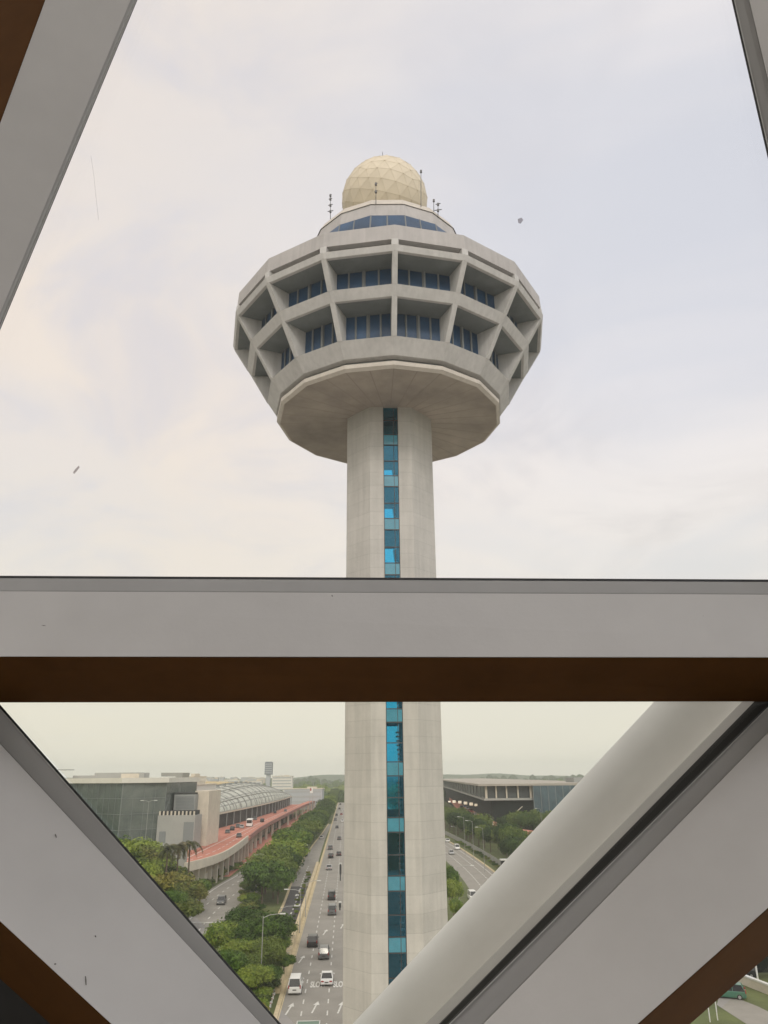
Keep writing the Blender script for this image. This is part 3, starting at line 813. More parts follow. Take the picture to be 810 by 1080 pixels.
# trees left: palms, olive clump
for px, py, Y, k in ((128, 870, 205, 'n1'), (141, 876, 200, 'n0'), (152, 886, 195, 'o1'), (164, 896, 190, 'n1'), (175, 901, 192, 'o1'), (150, 902, 178, 'n0'), (196, 922, 178, 'o0'), (186, 934, 168, 'n0'), (205, 930, 184, 'o1'), (212, 922, 196, 'n1'), (200, 944, 163, 'o1'), (170, 912, 178, 'o0'), (183, 915, 180, 'o1')):
    tree_px(k, px, py, Y, 'small olive green tree in the clump beside the ramp', 'olive trees beside the ramp', 1.1)
def palm(px, py, Y, label):
    p = at(px, py, Y); h = p.z - 1.2
    t = thing('palm_tree', label, 'palm', (p.x, Y, 0), random.uniform(0, 6), 'palms beside the ramp')
    bb = MB(); bb.tube([(0, 0, 0), (0.1, 0, h * .5), (0, 0.1, h)], [0.24, 0.18, 0.16], 8); bb.build('trunk', M['trunk'], t)
    bb = MB(); rr = random.Random(int(px))
    for k in range(26):
        a = k * 2.4; up0 = rr.uniform(-0.2, 1.1); Ln = rr.uniform(3.2, 4.4)
        pts = []
        for q in range(7):
            s = q / 6; el = up0 - 1.6 * s
            pts.append((pts[-1] + Vector((math.cos(a) * math.cos(el), math.sin(a) * math.cos(el), math.sin(el))) * Ln / 6) if pts else Vector((0, 0, h)))
        for q in range(6):
            p_, q_ = pts[q], pts[q + 1]; d = (q_ - p_).normalized(); sd_ = d.cross(Vector((0, 0, 1))).normalized()
            for sg in (-1, 1):
                for u in (0.0, 0.33, 0.66):
                    c_ = p_.lerp(q_, u); ln = 0.75 * (1.1 - q / 7)
                    bb.face([c_, c_ + d * 0.2, c_ + sd_ * sg * ln + d * 0.25 - Vector((0, 0, 0.18))])
    bb.build('fronds', M['frond'], t, fix=False)
palm(201, 884, 186, 'palm with drooping fronds at the end of the white ramp parapet')
palm(189, 886, 184, 'palm standing in front of the pale grey block')
palm(178, 889, 180, 'palm beside the lamp left of the ramp')
# right side
for px, py, Y, lb in ((477, 918, 172, 'green tree at the right edge of the tower shaft'), (473, 905, 190, 'green tree behind the tower shaft by the right road'), (481, 940, 160, 'green tree at the tower foot above the white brace')):
    tree_px('n1', px, py, Y, lb, None, 0.6)
rnd = random.Random(9)
for i in range(34):
    Y = 215 + i * 8; x = 41 + rnd.uniform(-2.5, 5.5) - max(0, (Y - 260) * 0.035)
    put_tree('c%d' % rnd.randrange(1, 4), x, Y, rnd.uniform(8.5, 12.0), 'dark green roadside tree in front of the right terminal', 'trees before the right terminal', None, 0.75)
for i in range(26):
    Y = 380 - 4 + rnd.uniform(-12, 6); x = 54 + i * 1.7
    put_tree('c%d' % rnd.randrange(1, 4), x, Y, rnd.uniform(9, 13.5), 'dark tree at the foot of the right terminal facade', 'trees at the right terminal facade', None, 0.6)
for i in range(60):
    Y = 470 + i * 22; x = 11 + 0.05 * (470 - Y) + rnd.uniform(6, 16)
    put_tree('c%d' % rnd.randrange(4), x, Y, rnd.uniform(8, 11), 'tree in the far strip right of the roads', 'far trees right of the roads', None, 1.0)
for i in range(40):
    yy = 150 + i * 4.2; x = mainx(yy) - 12.5 - rnd.uniform(0, 5) + (3 if yy < 200 else 0)
    put_tree('s%d' % (i % 2), x, yy, rnd.uniform(1.2, 2.6), 'green shrub on the grass left of the slip road', 'shrubs left of the slip road', None, 1.3, 'shrub')
# shrubs on strips
for i in range(26):
    yy = 118 + i * 5.2
    x = (mainx(yy) - 2.4) + rnd.uniform(-.5, .2)
    put_tree('s%d' % (i % 2), x, yy, rnd.uniform(0.5, 1.0), 'low shrub on the strip behind the cream barrier', 'shrubs behind the barrier', None, 1.0, 'shrub')
for i in range(26):
    yy = 176 + i * 3.6; x = -39.5 - 9.8 + rnd.uniform(-1, 1) + max(0, (yy - 250) * 0.05)
    put_tree('s%d' % (i % 2), x, yy, rnd.uniform(1.2, 2.2), 'low shrub between the side road and the ramp', 'shrubs beside the side road', None, 1.2, 'shrub')
for i in range(30):
    p, t = along(right_line, 60 + i * 6)
    q = p + Vector((t.y, -t.x, 0)) * 8.2
    put_tree('s%d' % (i % 2), q.x, q.y, rnd.uniform(0.8, 1.5), 'low shrub along the right road kerb', 'shrubs on the right verge', None, 1.2, 'shrub')
for i in range(44):
    yy = 103 + (i % 22) * 1.8; x = mainx(yy) - 2.6 - (i // 22) * 2.6 + rnd.uniform(-.8, .6)
    put_tree('s%d' % (1 if i % 3 else 0), x, yy, rnd.uniform(1.0, 1.9), 'reddish brown shrub under the near clump of trees', 'shrubs under the near trees', None, 1.2, 'shrub')

# ------------------------------------------------------------------ barrier along the expressway
bar_ = thing('concrete_barrier', 'long cream concrete barrier along the expressway kerb', 'barrier', (mainx(150), 150, 0))
ys = [118 + 4 * i for i in range(40)]
a, c = [Vector((mainx(y_) - 1.55, y_, 0)) for y_ in ys], [Vector((mainx(y_) - 0.58, y_, 0)) for y_ in ys]
bb = MB(); bb.loft([[(p.x - .12, p.y, 0), (p.x + .1, p.y, 0.95), (q.x - .1, q.y, 0.95), (q.x + .12, q.y, 0)] for p, q in zip(a, c)])
bb.build('wall', M['kerb'], bar_, origin=(mainx(150), 150, 0))
bb = MB()
for i in range(len(ys) * 2):
    yy = 118 + 2 * i; bb.box((mainx(yy) - 0.98, yy, 0.99), (0.5, 0.12, 0.08))
bb.build('joint', M['parapet'], bar_, origin=(mainx(150), 150, 0))
for i in range(18):
    yy = 104 + i * 1.9; x = mainx(yy) - 1.3
    t = thing('kerb_post', 'short white kerb post in the row below the barrier', 'bollard', (x, yy, 0), 0, 'white kerb posts')
    bb = MB(); bb.tube([(0, 0, 0), (0, 0, .6)], 0.11, 8); bb.tube([(0, 0, .6), (0, 0, .66)], [0.11, 0.04], 8); bb.build('post', M['white'], t)
    bb = MB(); bb.tube([(0, 0, .45), (0, 0, .53)], 0.12, 8); bb.build('band', M['tail'], t)

# ------------------------------------------------------------------ left viaduct (departure deck)
DZ = 7.0
edge_near = smooth([tuple(g(*p, DZ)[:2]) for p in ((196, 914), (216, 909), (236, 902), (252, 892), (262, 884), (276, 873), (296, 862), (320, 850), (332, 845))], 6)
edge_far = [Vector(g(*p, DZ)) for p in ((198, 902), (213, 896), (228, 888), (244, 879), (258, 873), (272, 866.5), (290, 859), (315, 848.5), (328, 844))]
edge_far = smooth([(p.x, p.y) for p in edge_far], 6)
via = thing('viaduct', 'elevated red surfaced airport road on dark piers curving to the left terminal', 'viaduct', (edge_near[10].x, edge_near[10].y, 0))
VO = via.location.copy()
bb = MB()
bb.loft([[(p.x, p.y, DZ - 1.1), (p.x, p.y, DZ), (q.x, q.y, DZ), (q.x, q.y, DZ - 1.1)] for p, q in zip(edge_near, edge_far)]); bb.build('deck', M['redpave'], via, origin=VO)
bb = MB()
cut = 25
inn = offset(edge_near, -0.5)
bb.loft([[(p.x, p.y, DZ - 1.3), (p.x, p.y, DZ + .85), (q.x, q.y, DZ + .85), (q.x, q.y, DZ - 1.3)] for p, q in zip(offset(edge_near, 0.03)[:cut], inn[:cut])]); bb.build('parapet', M['parapet'], via, origin=VO)
bb = MB()
bb.loft([[(p.x, p.y, DZ - 1.0), (p.x, p.y, DZ + 0.4), (q.x, q.y, DZ + 0.4), (q.x, q.y, DZ - 1.0)] for p, q in zip(offset(edge_near, 0.04)[cut:], inn[cut:])]); bb.build('parapet', M['redwall'], via, origin=VO)
bb = MB()
mid = [p.lerp(q, 0.45) for p, q in zip(edge_near, edge_far)]
mid = [Vector((p.x, p.y, DZ)) for p in mid]; mid2 = [Vector((p.x, p.y, DZ)) for p in [p.lerp(q, 0.72) for p, q in zip(edge_near, edge_far)]]
dashes(bb, mid, 0, 0.03, 0, 300, 5, 3, 0.25); dashes(bb, mid2, 0, 0.03, 0, 300, 200, 1, 0.3); bb.build('lane_line', M['white'], via, origin=VO, fix=False)
for i in range(2, len(edge_near), 2):
    for t_ in (0.15, 0.8):
        p = edge_near[i].lerp(edge_far[i], t_); bb = MB(); bb.box((p.x, p.y, (DZ - 1.1) / 2), (1.1, 1.1, DZ - 1.1)); bb.build('pier', M['parapet'], via, origin=VO)
# lower red service road under and beside the deck
lowl = smooth([tuple(g(*p)[:2]) for p in ((226, 925), (242, 914), (262, 903), (286, 888), (310, 870), (334, 853))], 5)
ribbon('lower_red_road', lowl, -7, 4.5, 0.05, M['redpave'])
# kerbside slab between the deck and the terminal
KB = [Vector(g(*p, DZ)) for p in ((205, 886), (221, 876), (240, 871.5), (262, 864), (285, 856), (306, 848.6))]
KA = [Vector(g(*p, DZ)) for p in ((198, 902), (221, 892), (244, 879.3), (268, 868), (290, 859.2), (315, 848.6))]
bb = MB(); bb.loft([[(p.x, p.y, DZ - .8), (p.x, p.y, DZ + .12), (q.x - 3, q.y, DZ + .12), (q.x - 3, q.y, DZ - .8)] for p, q in zip(KA, KB)]); bb.build('kerbside_slab', M['redpave'], via, origin=VO)
# white wedge ramp
r0, r1, r2 = g(216, 937, 0), g(239, 911, 0), g(217, 923, 0)
bb = MB()
A0 = Vector((r0.x, r0.y, 0)); A1 = Vector((r1.x, r1.y, 0))
n_ = Vector((-(A1 - A0).y, (A1 - A0).x, 0)).normalized() * 0.5
z0_, z1_ = at(215, 921, r0.y).z, 1.0
bb.loft([[A0, A0 + n_, A0 + n_ + Vector((0, 0, z0_)), A0 + Vector((0, 0, z0_))], [A1, A1 + n_, A1 + n_ + Vector((0, 0, z1_)), A1 + Vector((0, 0, z1_))]])
rampw = thing('ramp_wall', 'pale wedge shaped ramp wall beside the side road', 'wall', A0)
bb.build('wall', M['parapet'], rampw, origin=A0, bevel=0.05)
bb = MB(); bb.loft([[A0 - n_ * .1 + Vector((0, 0, z0_)), A0 + n_ * 1.1 + Vector((0, 0, z0_)), A0 + n_ * 1.1 + Vector((0, 0, z0_ + .15)), A0 - n_ * .1 + Vector((0, 0, z0_ + .15))],
                    [A1 - n_ * .1 + Vector((0, 0, z1_)), A1 + n_ * 1.1 + Vector((0, 0, z1_)), A1 + n_ * 1.1 + Vector((0, 0, z1_ + .15)), A1 - n_ * .1 + Vector((0, 0, z1_ + .15))]])
bb.build('coping', M['kerb'], rampw, origin=A0)
# slatted fence at the near end of the side road
f0, f1 = at(203, 976, 166), at(228, 976, 166)
fen = thing('metal_fence', 'grey slatted fence closing the near end of the side road', 'fence', (f0.x, 166, 0))
bb = MB()
zt_ = max(0.8, at(215, 973, 166).z)
for i in range(40): bb.box((f0.x - 2 + i * 0.3, 165.8, zt_ / 2 - .05), (0.1, 0.06, zt_))
bb.build('slats', M['steel'], fen, origin=(f0.x, 166, 0))
bb = MB(); bb.box((f0.x + 4, 165.8, zt_ + .05), (12.5, 0.15, 0.12)); bb.build('rail', M['lamp'], fen, origin=(f0.x, 166, 0))

# ------------------------------------------------------------------ buildings
M['louvre'] = mat('louvre', (0.20, 0.215, 0.22), 0.6)
M['greyclad0'] = mat('vault_purlin', (0.30, 0.30, 0.27), 0.7)
def rib_glass(name, c_pane, c_rib, n_u, n_v):
    m = mat(name, c_pane, 0.25, spec=0.6)
    nt = m.node_tree; N_ = nt.nodes; L_ = nt.links
    uv = N_.new('ShaderNodeUVMap'); br = N_.new('ShaderNodeTexBrick')
    br.offset = 0; br.inputs['Color1'].default_value = (*c_pane, 1); br.inputs['Color2'].default_value = (c_pane[0] * .8, c_pane[1] * .8, c_pane[2] * .8, 1)
    br.inputs['Mortar'].default_value = (*c_rib, 1); br.inputs['Scale'].default_value = 1; br.inputs['Mortar Size'].default_value = 0.11
    br.inputs['Brick Width'].default_value = 1.0; br.inputs['Row Height'].default_value = 1.0
    mp = N_.new('ShaderNodeMapping'); mp.inputs['Scale'].default_value = (n_u, n_v, 1)
    L_.new(uv.outputs[0], mp.inputs[0]); L_.new(mp.outputs[0], br.inputs['Vector']); L_.new(br.outputs['Color'], N_['Principled BSDF'].inputs['Base Color'])
    return m
def grid_surface(name, rows, m, parent, origin):
    """rows of points; writes a UV per vertex"""
    nv, nu = len(rows), len(rows[0])
    me = bpy.data.meshes.new(name)
    me.from_pydata([Vector(p) - Vector(origin) for r in rows for p in r], [], [(j * nu + i, j * nu + i + 1, (j + 1) * nu + i + 1, (j + 1) * nu + i) for j in range(nv - 1) for i in range(nu - 1)])
    uvl = me.uv_layers.new(name='UVMap')
    for l in me.loops:
        vi = l.vertex_index; uvl.data[l.index].uv = ((vi % nu) / (nu - 1), (vi // nu) / (nv - 1))
    me.materials.append(m); me.polygons.foreach_set('use_smooth', [True] * len(me.polygons)); me.update()
    o = bpy.data.objects.new(name, me); COL.objects.link(o); o.parent = parent; return o
# vaulted terminal
e0, e1 = g(221, 877, DZ), g(307, 849, DZ)
term = thing('vaulted_terminal', 'long airport terminal with ribbed grey vaulted glass roof beside the red deck', 'terminal', (e0.x, e0.y, 0))
TO = term.location.copy()
ze = at(221, 859, e0.y).z
ax = Vector((e1.x - e0.x, e1.y - e0.y, 0)); axn = ax.normalized(); lf = Vector((-axn.y, axn.x, 0))
nU = 40
rows = []
for j in range(13):
    t_ = j / 12; ang = t_ * math.pi / 2
    wv, hv = 20.0, at(223, 842, e0.y + 4).z - ze
    rows.append([Vector((e0.x, e0.y, 0)) + ax * (i / nU) + Vector((1.6, 0, 0)) * math.sin(i / nU * math.pi) * 2.2 + lf * (wv * (1 - math.cos(ang))) * (1 - .55 * (i / nU) ** 3) + Vector((0, 0, ze + hv * math.sin(ang) * (1 + .85 * math.sin(math.pi * i / nU)) * (1 - .6 * (i / nU) ** 5))) for i in range(nU + 1)])
mv = rib_glass('vault_glass', (0.40, 0.415, 0.36), (0.12, 0.12, 0.105), 24, 5)
vroof = grid_surface('vault_roof', rows, mv, term, TO)
bb = MB()
for k in range(0, 13, 4):
    bb.tube([p + Vector((0, 0, 0.12)) for p in rows[k]], 0.22, 6)
bb.build('purlin', M['greyclad0'], vroof, origin=TO)
bb = MB()
for i in range(0, nU + 1, 2): bb.tube([r[i] + Vector((0.05, 0, 0.1)) for r in rows], 0.11, 6)
bb.build('arch_rib', M['louvre'], vroof, origin=TO)
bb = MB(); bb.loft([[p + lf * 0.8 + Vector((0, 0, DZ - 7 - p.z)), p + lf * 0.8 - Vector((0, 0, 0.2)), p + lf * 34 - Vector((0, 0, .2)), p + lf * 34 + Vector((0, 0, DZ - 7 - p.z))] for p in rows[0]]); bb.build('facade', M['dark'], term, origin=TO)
bb = MB(); bb.loft([[p - lf * .3, p + lf * .3, p + lf * .3 - Vector((0, 0, .7)), p - lf * .3 - Vector((0, 0, .7))] for p in rows[0]]); bb.build('eave', M['parapet'], term, origin=TO)
for i in range(0, nU + 1, 2):
    p = rows[0][i]; bb = MB(); bb.tube([(p.x, p.y, 0), (p.x, p.y, p.z - .7)], 0.28, 8); bb.build('column', M['podframe'], term, origin=TO)
bb = MB(); bb.loft([[p + Vector((0, 0, -.4)), p + Vector((0, 0, 0.5)), p + lf * 26 + Vector((0, 0, 1.3)), p + lf * 26 + Vector((0, 0, -.4))] for p in rows[12][:30]]); bb.build('flat_roof', mat('tan_roof', (0.50, 0.40, 0.22), 0.8, var=.1, vscale=.2), term, origin=TO)
bb = MB()
for i in range(1, nU, 2):
    p = rows[11][i]; bb.box(p + Vector((0.1, 0, 0.4)), (1.6, 1.5, 0.9))
bb.build('roof_vent', M['podframe'], term, origin=TO)

def px_box(bb, x0, x1, yt, yb, Y, depth, z0=None, m=0):
    a_, c_ = at(x0, yt, Y), at(x1, yt, Y); zt = (a_.z + c_.z) / 2
    zb = at((x0 + x1) / 2, yb, Y).z if z0 is None else z0
    bb.box(((a_.x + c_.x) / 2, Y + depth / 2, (zt + zb) / 2), (c_.x - a_.x, depth, zt - zb), 0, m)
    return Vector(((a_.x + c_.x) / 2, Y, 0)), zt, zb
M['greyclad'] = mat('grey_cladding', (0.27, 0.28, 0.275), 0.7, var=0.08, vscale=0.3)
M['greyclad2'] = mat('pale_cladding', (0.33, 0.33, 0.315), 0.7, var=0.08, vscale=0.3)
M['louvre_'] = mat('louvre', (0.20, 0.215, 0.22), 0.6)
bld = thing('grey_block', 'pale grey windowless service block with louvre bands beside the glass building', 'building', at(190, 889, 250) * 1.0)
BO = bld.location.copy(); BO.z = 0; bld.location = BO
bb = MB(); px_box(bb, 206, 221, 834, 895, 262, 18, 0); bb.build('end_wall', M['parapet'], bld, origin=BO, bevel=.05)
bb = MB(); px_box(bb, 184, 206.4, 838, 855, 258, 24, 0); up_ = bb.build('upper_block', M['greyclad'], bld, origin=BO, bevel=.05)
bb = MB()
for i in range(9): px_box(bb, 185.5, 204.5, 840 + i * 1.55, 840.9 + i * 1.55, 257.9, 0.12)
bb.build('louvre', M['louvre'], up_, origin=BO)
bb = MB(); px_box(bb, 184, 206, 836, 838, 258.5, 6); bb.build('roof_plant', M['dark'], up_, origin=BO)
bb = MB(); px_box(bb, 166.5, 206, 860, 895, 248, 9, 0); lo_ = bb.build('lower_block', M['greyclad2'], bld, origin=BO, bevel=.05)
bb = MB(); px_box(bb, 167, 206, 855.2, 859.6, 249, 6); bb.build('louvre_band', M['dark'], lo_, origin=BO)
bb = MB()
for i in range(10): px_box(bb, 168.0 + i * 4, 169.6 + i * 4, 855.5, 860, 248.6, .4)
bb.build('fin', M['parapet'], lo_, origin=BO)
for x0, x1, yt in ((168, 175, 877), (194, 204.5, 867)):
    bb = MB(); px_box(bb, x0, x1, yt, 889, 247.9, .1); bb.build('shutter', M['louvre'], lo_, origin=BO)
# dark glass building
gb = thing('glass_building', 'dark green glass clad terminal block with white roof edge', 'building', (at(130, 890, 232).x, 232, 0))
GO = gb.location.copy()
cA, cB, cC = at(60, 826, 262), at(130, 826, 240), at(176, 824.5, 250)
cz = cB.z
def fac_mat(name, c1, c2, sc):
    m = mat(name, c1, 0.15, spec=0.8)
    nt = m.node_tree; N_ = nt.nodes; L_ = nt.links
    tc_ = N_.new('ShaderNodeTexCoord'); n_ = N_.new('ShaderNodeTexNoise'); n_.inputs['Scale'].default_value = 0.12; n_.inputs['Detail'].default_value = 5; n_.inputs['Distortion'].default_value = 1.5
    L_.new(tc_.outputs['Object'], n_.inputs['Vector'])
    r_ = N_.new('ShaderNodeValToRGB'); r_.color_ramp.elements[0].color = (*c1, 1); r_.color_ramp.elements[1].color = (*c2, 1); r_.color_ramp.elements[0].position = .35; r_.color_ramp.elements[1].position = .7
    L_.new(n_.outputs['Fac'], r_.inputs[0])
    L_.new(r_.outputs[0], N_['Principled BSDF'].inputs['Base Color']); return m
M['fac'] = fac_mat('green_curtain_wall', (0.05, 0.07, 0.065), (0.10, 0.13, 0.12), 1)
M['fac2'] = fac_mat('green_curtain_wall_pale', (0.08, 0.10, 0.095), (0.16, 0.18, 0.165), 1)
M['bluewing'] = fac_mat('blue_curtain_wall', (0.035, 0.065, 0.085), (0.07, 0.12, 0.15), 1)
back = 40
bb = MB(); bb.prism([(cA.x, cA.y), (cB.x, cB.y), (cB.x, cB.y + back), (cA.x, cA.y + back)], 0, cz); bb.build('glass_facade', M['fac'], gb, origin=GO)
bb = MB(); bb.prism([(cB.x + .02, cB.y), (cC.x, cC.y), (cC.x, cC.y + back), (cB.x + .02, cB.y + back)], 0, cz - .05); bb.build('glass_facade', M['fac2'], gb, origin=GO)
bb = MB()
for A_, B_ in ((cA, cB), (cB, cC)):
    L2 = (B_ - A_); L2.z = 0; nn = int(L2.length / 3.0)
    out = Vector((L2.y, -L2.x, 0)).normalized() * 0.06
    for i in range(nn + 1):
        p = A_ + L2 * i / nn + out; bb.box((p.x, p.y, cz / 2), (0.09, 0.09, cz))
    for k in range(1, 6):
        p, q = A_ + out, B_ + out; bb.tube([(p.x, p.y, cz * k / 6), (q.x, q.y, cz * k / 6)], 0.06, 4)
bb.build('mullion', M['louvre'], gb, origin=GO)
bb = MB(); bb.prism([(cA.x - 1, cA.y - 1.2), (cB.x, cB.y - 1.2), (cC.x + 1, cC.y - 1.2), (cC.x + 1, cC.y + back), (cA.x - 1, cA.y + back)], cz + .01, cz + 1.5)
bb.build('roof_edge', mat('white_roof', (0.66, 0.64, 0.58), 0.7, var=.06, vscale=.3), gb, origin=GO)
for x0, x1, yt, yb, Y in ((77, 100, 818, 822, 268), (100, 146, 815, 822, 262), (128, 147, 816, 822, 259), (147, 152, 815, 822, 256), (60, 71, 811.5, 812.3, 262)):
    bb = MB(); px_box(bb, x0, x1, yt, yb, Y, 6); bb.build('roof_plant', M['greyclad2'] if x0 != 128 else M['parapet'], gb, origin=GO)

M['farband'] = mat('far_window_band', (0.36, 0.37, 0.38), .6)
def bg_building(px0, px1, yt, Y, m, label, depth=None, flat=None):
    a_, c_ = at(px0, yt, Y), at(px1, yt, Y); wdt = c_.x - a_.x; hh = max(2.0, a_.z)
    o = Vector(((a_.x + c_.x) / 2, Y, 0)); t = thing('distant_building', label, 'building', o, 0, 'pale buildings on the skyline')
    dp_ = depth or wdt * 0.6
    bb = MB(); bb.box((o.x, o.y + dp_ / 2, hh / 2), (wdt, dp_, hh)); bb.build('walls', m, t, origin=o)
    bb = MB(); bb.box((o.x, o.y + dp_ / 2, hh + .25), (wdt * 1.03, dp_ * 1.03, 0.5)); bb.box((o.x + wdt * .2, o.y + dp_ / 2, hh + 1.2), (wdt * .25, dp_ * .4, 1.4)); bb.build('roof', M['parapet'], t, origin=o)
    bb = MB(); nf = max(1, int(hh / 4))
    for k in range(nf): bb.box((o.x, o.y - .05, 2.2 + k * hh / nf), (wdt * .94, 0.2, hh / nf * .4))
    bb.build('window_band', M['farband'], t, origin=o)
    return t
W_ = [mat('far_white', (0.66, 0.64, 0.60), .8), mat('far_grey', (0.40, 0.42, 0.45), .8), mat('far_tan', (0.52, 0.44, 0.34), .8)]
lbs = ['white flat building behind the grey service block', 'white building with a canopy roof behind the glass building']
bg_building(170, 206, 829, 330, W_[0], 'white stepped building behind the grey service block', 40)
can = bg_building(187, 204, 820, 420, W_[0], 'tall white block above the grey service block', 30)
o = at(180, 816, 400); t = thing('wedge_canopy', 'grey wedge shaped canopy roof above the white stepped building', 'canopy', (o.x, o.y, 0))
bb = MB(); p = [at(170, 815, 400), at(193, 815, 400), at(191, 825.5, 400), at(185, 819, 400), at(170, 819, 400)]
bb.loft([p, [q + Vector((0, 14, 0)) for q in p]]); bb.build('roof', M['greyclad'], t, origin=(o.x, o.y, 0))
bb = MB()
for px in (173, 189):
    q = at(px, 820, 405); bb.tube([(q.x, q.y, 0), (q.x, q.y, q.z)], 0.5, 8)
bb.build('column', M['greyclad2'], t, origin=(o.x, o.y, 0))
sky_rows = [(205, 213, 821, 900, 1), (214, 219, 823.5, 850, 0), (222, 230, 821.5, 1000, 1), (231, 240, 824, 950, 0), (238, 252, 822.5, 1300, 0), (252, 262, 825, 900, 2), (262, 276, 824, 1000, 0), (262, 270, 821.5, 1700, 1), (287, 308, 819, 1150, 0), (243, 250, 820, 1900, 1), (226, 236, 819.8, 2200, 1), (254, 268, 820, 2400, 1), (270, 279, 820.5, 2100, 2), (208, 224, 820, 2500, 1), (290, 300, 818.4, 2300, 1), (300, 340, 832.5, 720, 1)]
names = ['grey block at the start of the skyline', 'small white block on the skyline behind the vaulted terminal', 'grey slab on the skyline above the tan roof', 'low white hall behind the tan roof', 'long white hall on the skyline', 'low tan shed behind the vault',
         'white hall left of the far slim tower', 'far grey block left of the slim tower', 'wide white hangar right of the far slim tower', 'hazy grey block in mid skyline', 'hazy block beside the grey slab', 'widest hazy block on the skyline', 'hazy tan block near the slim tower', 'hazy long block above the white blocks', 'hazy block above the white hangar', 'long low grey shed at the far end of the vaulted terminal']
for (a_, b_, yt, Y, mi), nm in zip(sky_rows, names): bg_building(a_, b_, yt, Y, W_[mi], nm)
# far slim tower
o = at(283.5, 828, 1200); o.z = 0
ft = thing('far_tower', 'slim grey tower with a wider boxed head on the hazy skyline', 'tower', o)
bb = MB(); px_box(bb, 281, 285, 812, 830, 1200, 7, 0); bb.build('stem', W_[1], ft, origin=o)
bb = MB(); px_box(bb, 279.5, 287, 804, 817, 1198, 11); px_box(bb, 280, 286.6, 803.4, 804, 1199, 9); hd = bb.build('head', mat('far_blue', (.16, .18, .21), .6), ft, origin=o)
bb = MB()
for i in range(5): px_box(bb, 279.8, 286.8, 805.5 + i * 2.3, 806.4 + i * 2.3, 1197.7, .3)
bb.build('window_band', W_[1], hd, origin=o)
# red and white mast sign and green mound
o = at(328, 838, 640); o.z = 0
t = thing('sign_pylon', 'small white and red pylon at the end of the green strip', 'sign', o)
bb = MB(); px_box(bb, 327, 330, 831, 836.5, 640, .6); bb.build('board', M['car_white'], t, origin=o)
bb = MB(); px_box(bb, 326.8, 327.4, 830, 845, 640.2, .4, 0); px_box(bb, 329.6, 330.2, 831, 845, 640.2, .4, 0); bb.build('post', M['steel'], t, origin=o)
bb = MB(); px_box(bb, 327.1, 328.5, 831.3, 834, 639.9, .1); bb.build('panel', M['tail'], t, origin=o)

# right terminal
rt_ = thing('right_terminal', 'long terminal with flat overhanging roof and a band of windows right of the tower', 'terminal', (50, 400, 0))
RO = Vector((50, 400, 0))
zr = at(512, 829, 400).z; zw = at(512, 842, 400).z
P0, P1, P2 = Vector((at(512, 829, 400).x, 400, 0)), Vector((at(660, 829, 400).x, 400, 0)), Vector((at(463, 822, 1000).x, 1000, 0))
poly = [(P2.x, P2.y), (P0.x, P0.y), (P1.x, P1.y), (P1.x, P2.y)]
def grow(poly, d): return [(poly[0][0] - d, poly[0][1]), (poly[1][0] - d, poly[1][1] - d), (poly[2][0], poly[2][1] - d), (poly[3][0], poly[3][1])]
bb = MB(); bb.prism(grow(poly, 4.0), zr, zr + 1.0); bb.build('roof', mat('grey_roof', (.36, .33, .29), .85, var=.1, vscale=.05), rt_, origin=RO)
bb = MB(); bb.prism(grow(poly, -1.0), zw, zr - .02); bb.build('window_band', M['greyglass'], rt_, origin=RO)
bb = MB(); bb.prism(grow(poly, 1.2), zw - 1.0, zw); bb.build('floor_edge', M['greyclad2'], rt_, origin=RO)
bb = MB(); bb.prism(grow(poly, -3), 0, zw - 1.0); bb.build('lower_facade', M['darkgreen'], rt_, origin=RO)
for i, cx_ in enumerate((512.5, 523, 534, 546, 559.5)):
    p = at(cx_, 835, 400); bb = MB(); bb.box((p.x, p.y - .6, (zw + zr) / 2), (1.1 if i % 4 == 0 else .7, 0.8, zr - zw)); bb.build('column', M['parapet'], rt_, origin=RO)
for i in range(1, 26):
    p = P0.lerp(P2, i / 26); bb = MB(); bb.box((p.x - .6, p.y, (zw + zr) / 2), (.8, 1.6, zr - zw)); bb.build('column', M['greyclad'], rt_, origin=RO)
bb = MB()
q0_ = at(562, 830, 396); q1_ = at(660, 830, 396)
bb.box(((q0_.x + q1_.x) / 2, 397.5, zr / 2), (q1_.x - q0_.x, 3, zr - .1)); wing = bb.build('glass_wing', M['bluewing'], rt_, origin=RO)
bb = MB()
for i in range(20):
    x = q0_.x + i * 3.7; bb.box((x, 395.9, zr / 2), (.2, .2, zr - .2))
bb.build('mullion', M['louvre'], wing, origin=RO)
bb = MB(); px_box(bb, 605, 640, 820, 829, 430, 20); bb.build('plant_room', M['greyclad'], rt_, origin=RO)
M['glow'] = bpy.data.materials.new('lit_lamp'); M['glow'].use_nodes = True
_b = M['glow'].node_tree.nodes['Principled BSDF']; _b.inputs['Emission Color'].default_value = (1, .8, .55, 1); _b.inputs['Emission Strength'].default_value = 0.45
for px, py in ((474, 845.5), (479, 845.5), (485, 846), (491, 847), (497, 848), (502, 849)):
    q = at(px, py, 560 - (px - 474) * 3.5); bb = MB(); bb.box((q.x, q.y, q.z), (1.7 + .5 * (px % 2), .6, 1.0 + .3 * (px % 3))); bb.build('eave_lamp', M['glow'], rt_, origin=RO, bevel=.2)  # small lit lamps in a row under the terminal eave
# pale inclined strut and panel before the facade
bb = MB(); bb.tube([at(545, 856, 392), at(551, 850.5, 392)], .2, 6); bb.tube([at(536, 872, 385), at(556, 878, 385)], .25, 6); bb.build('strut', M['parapet'], rt_, origin=RO)
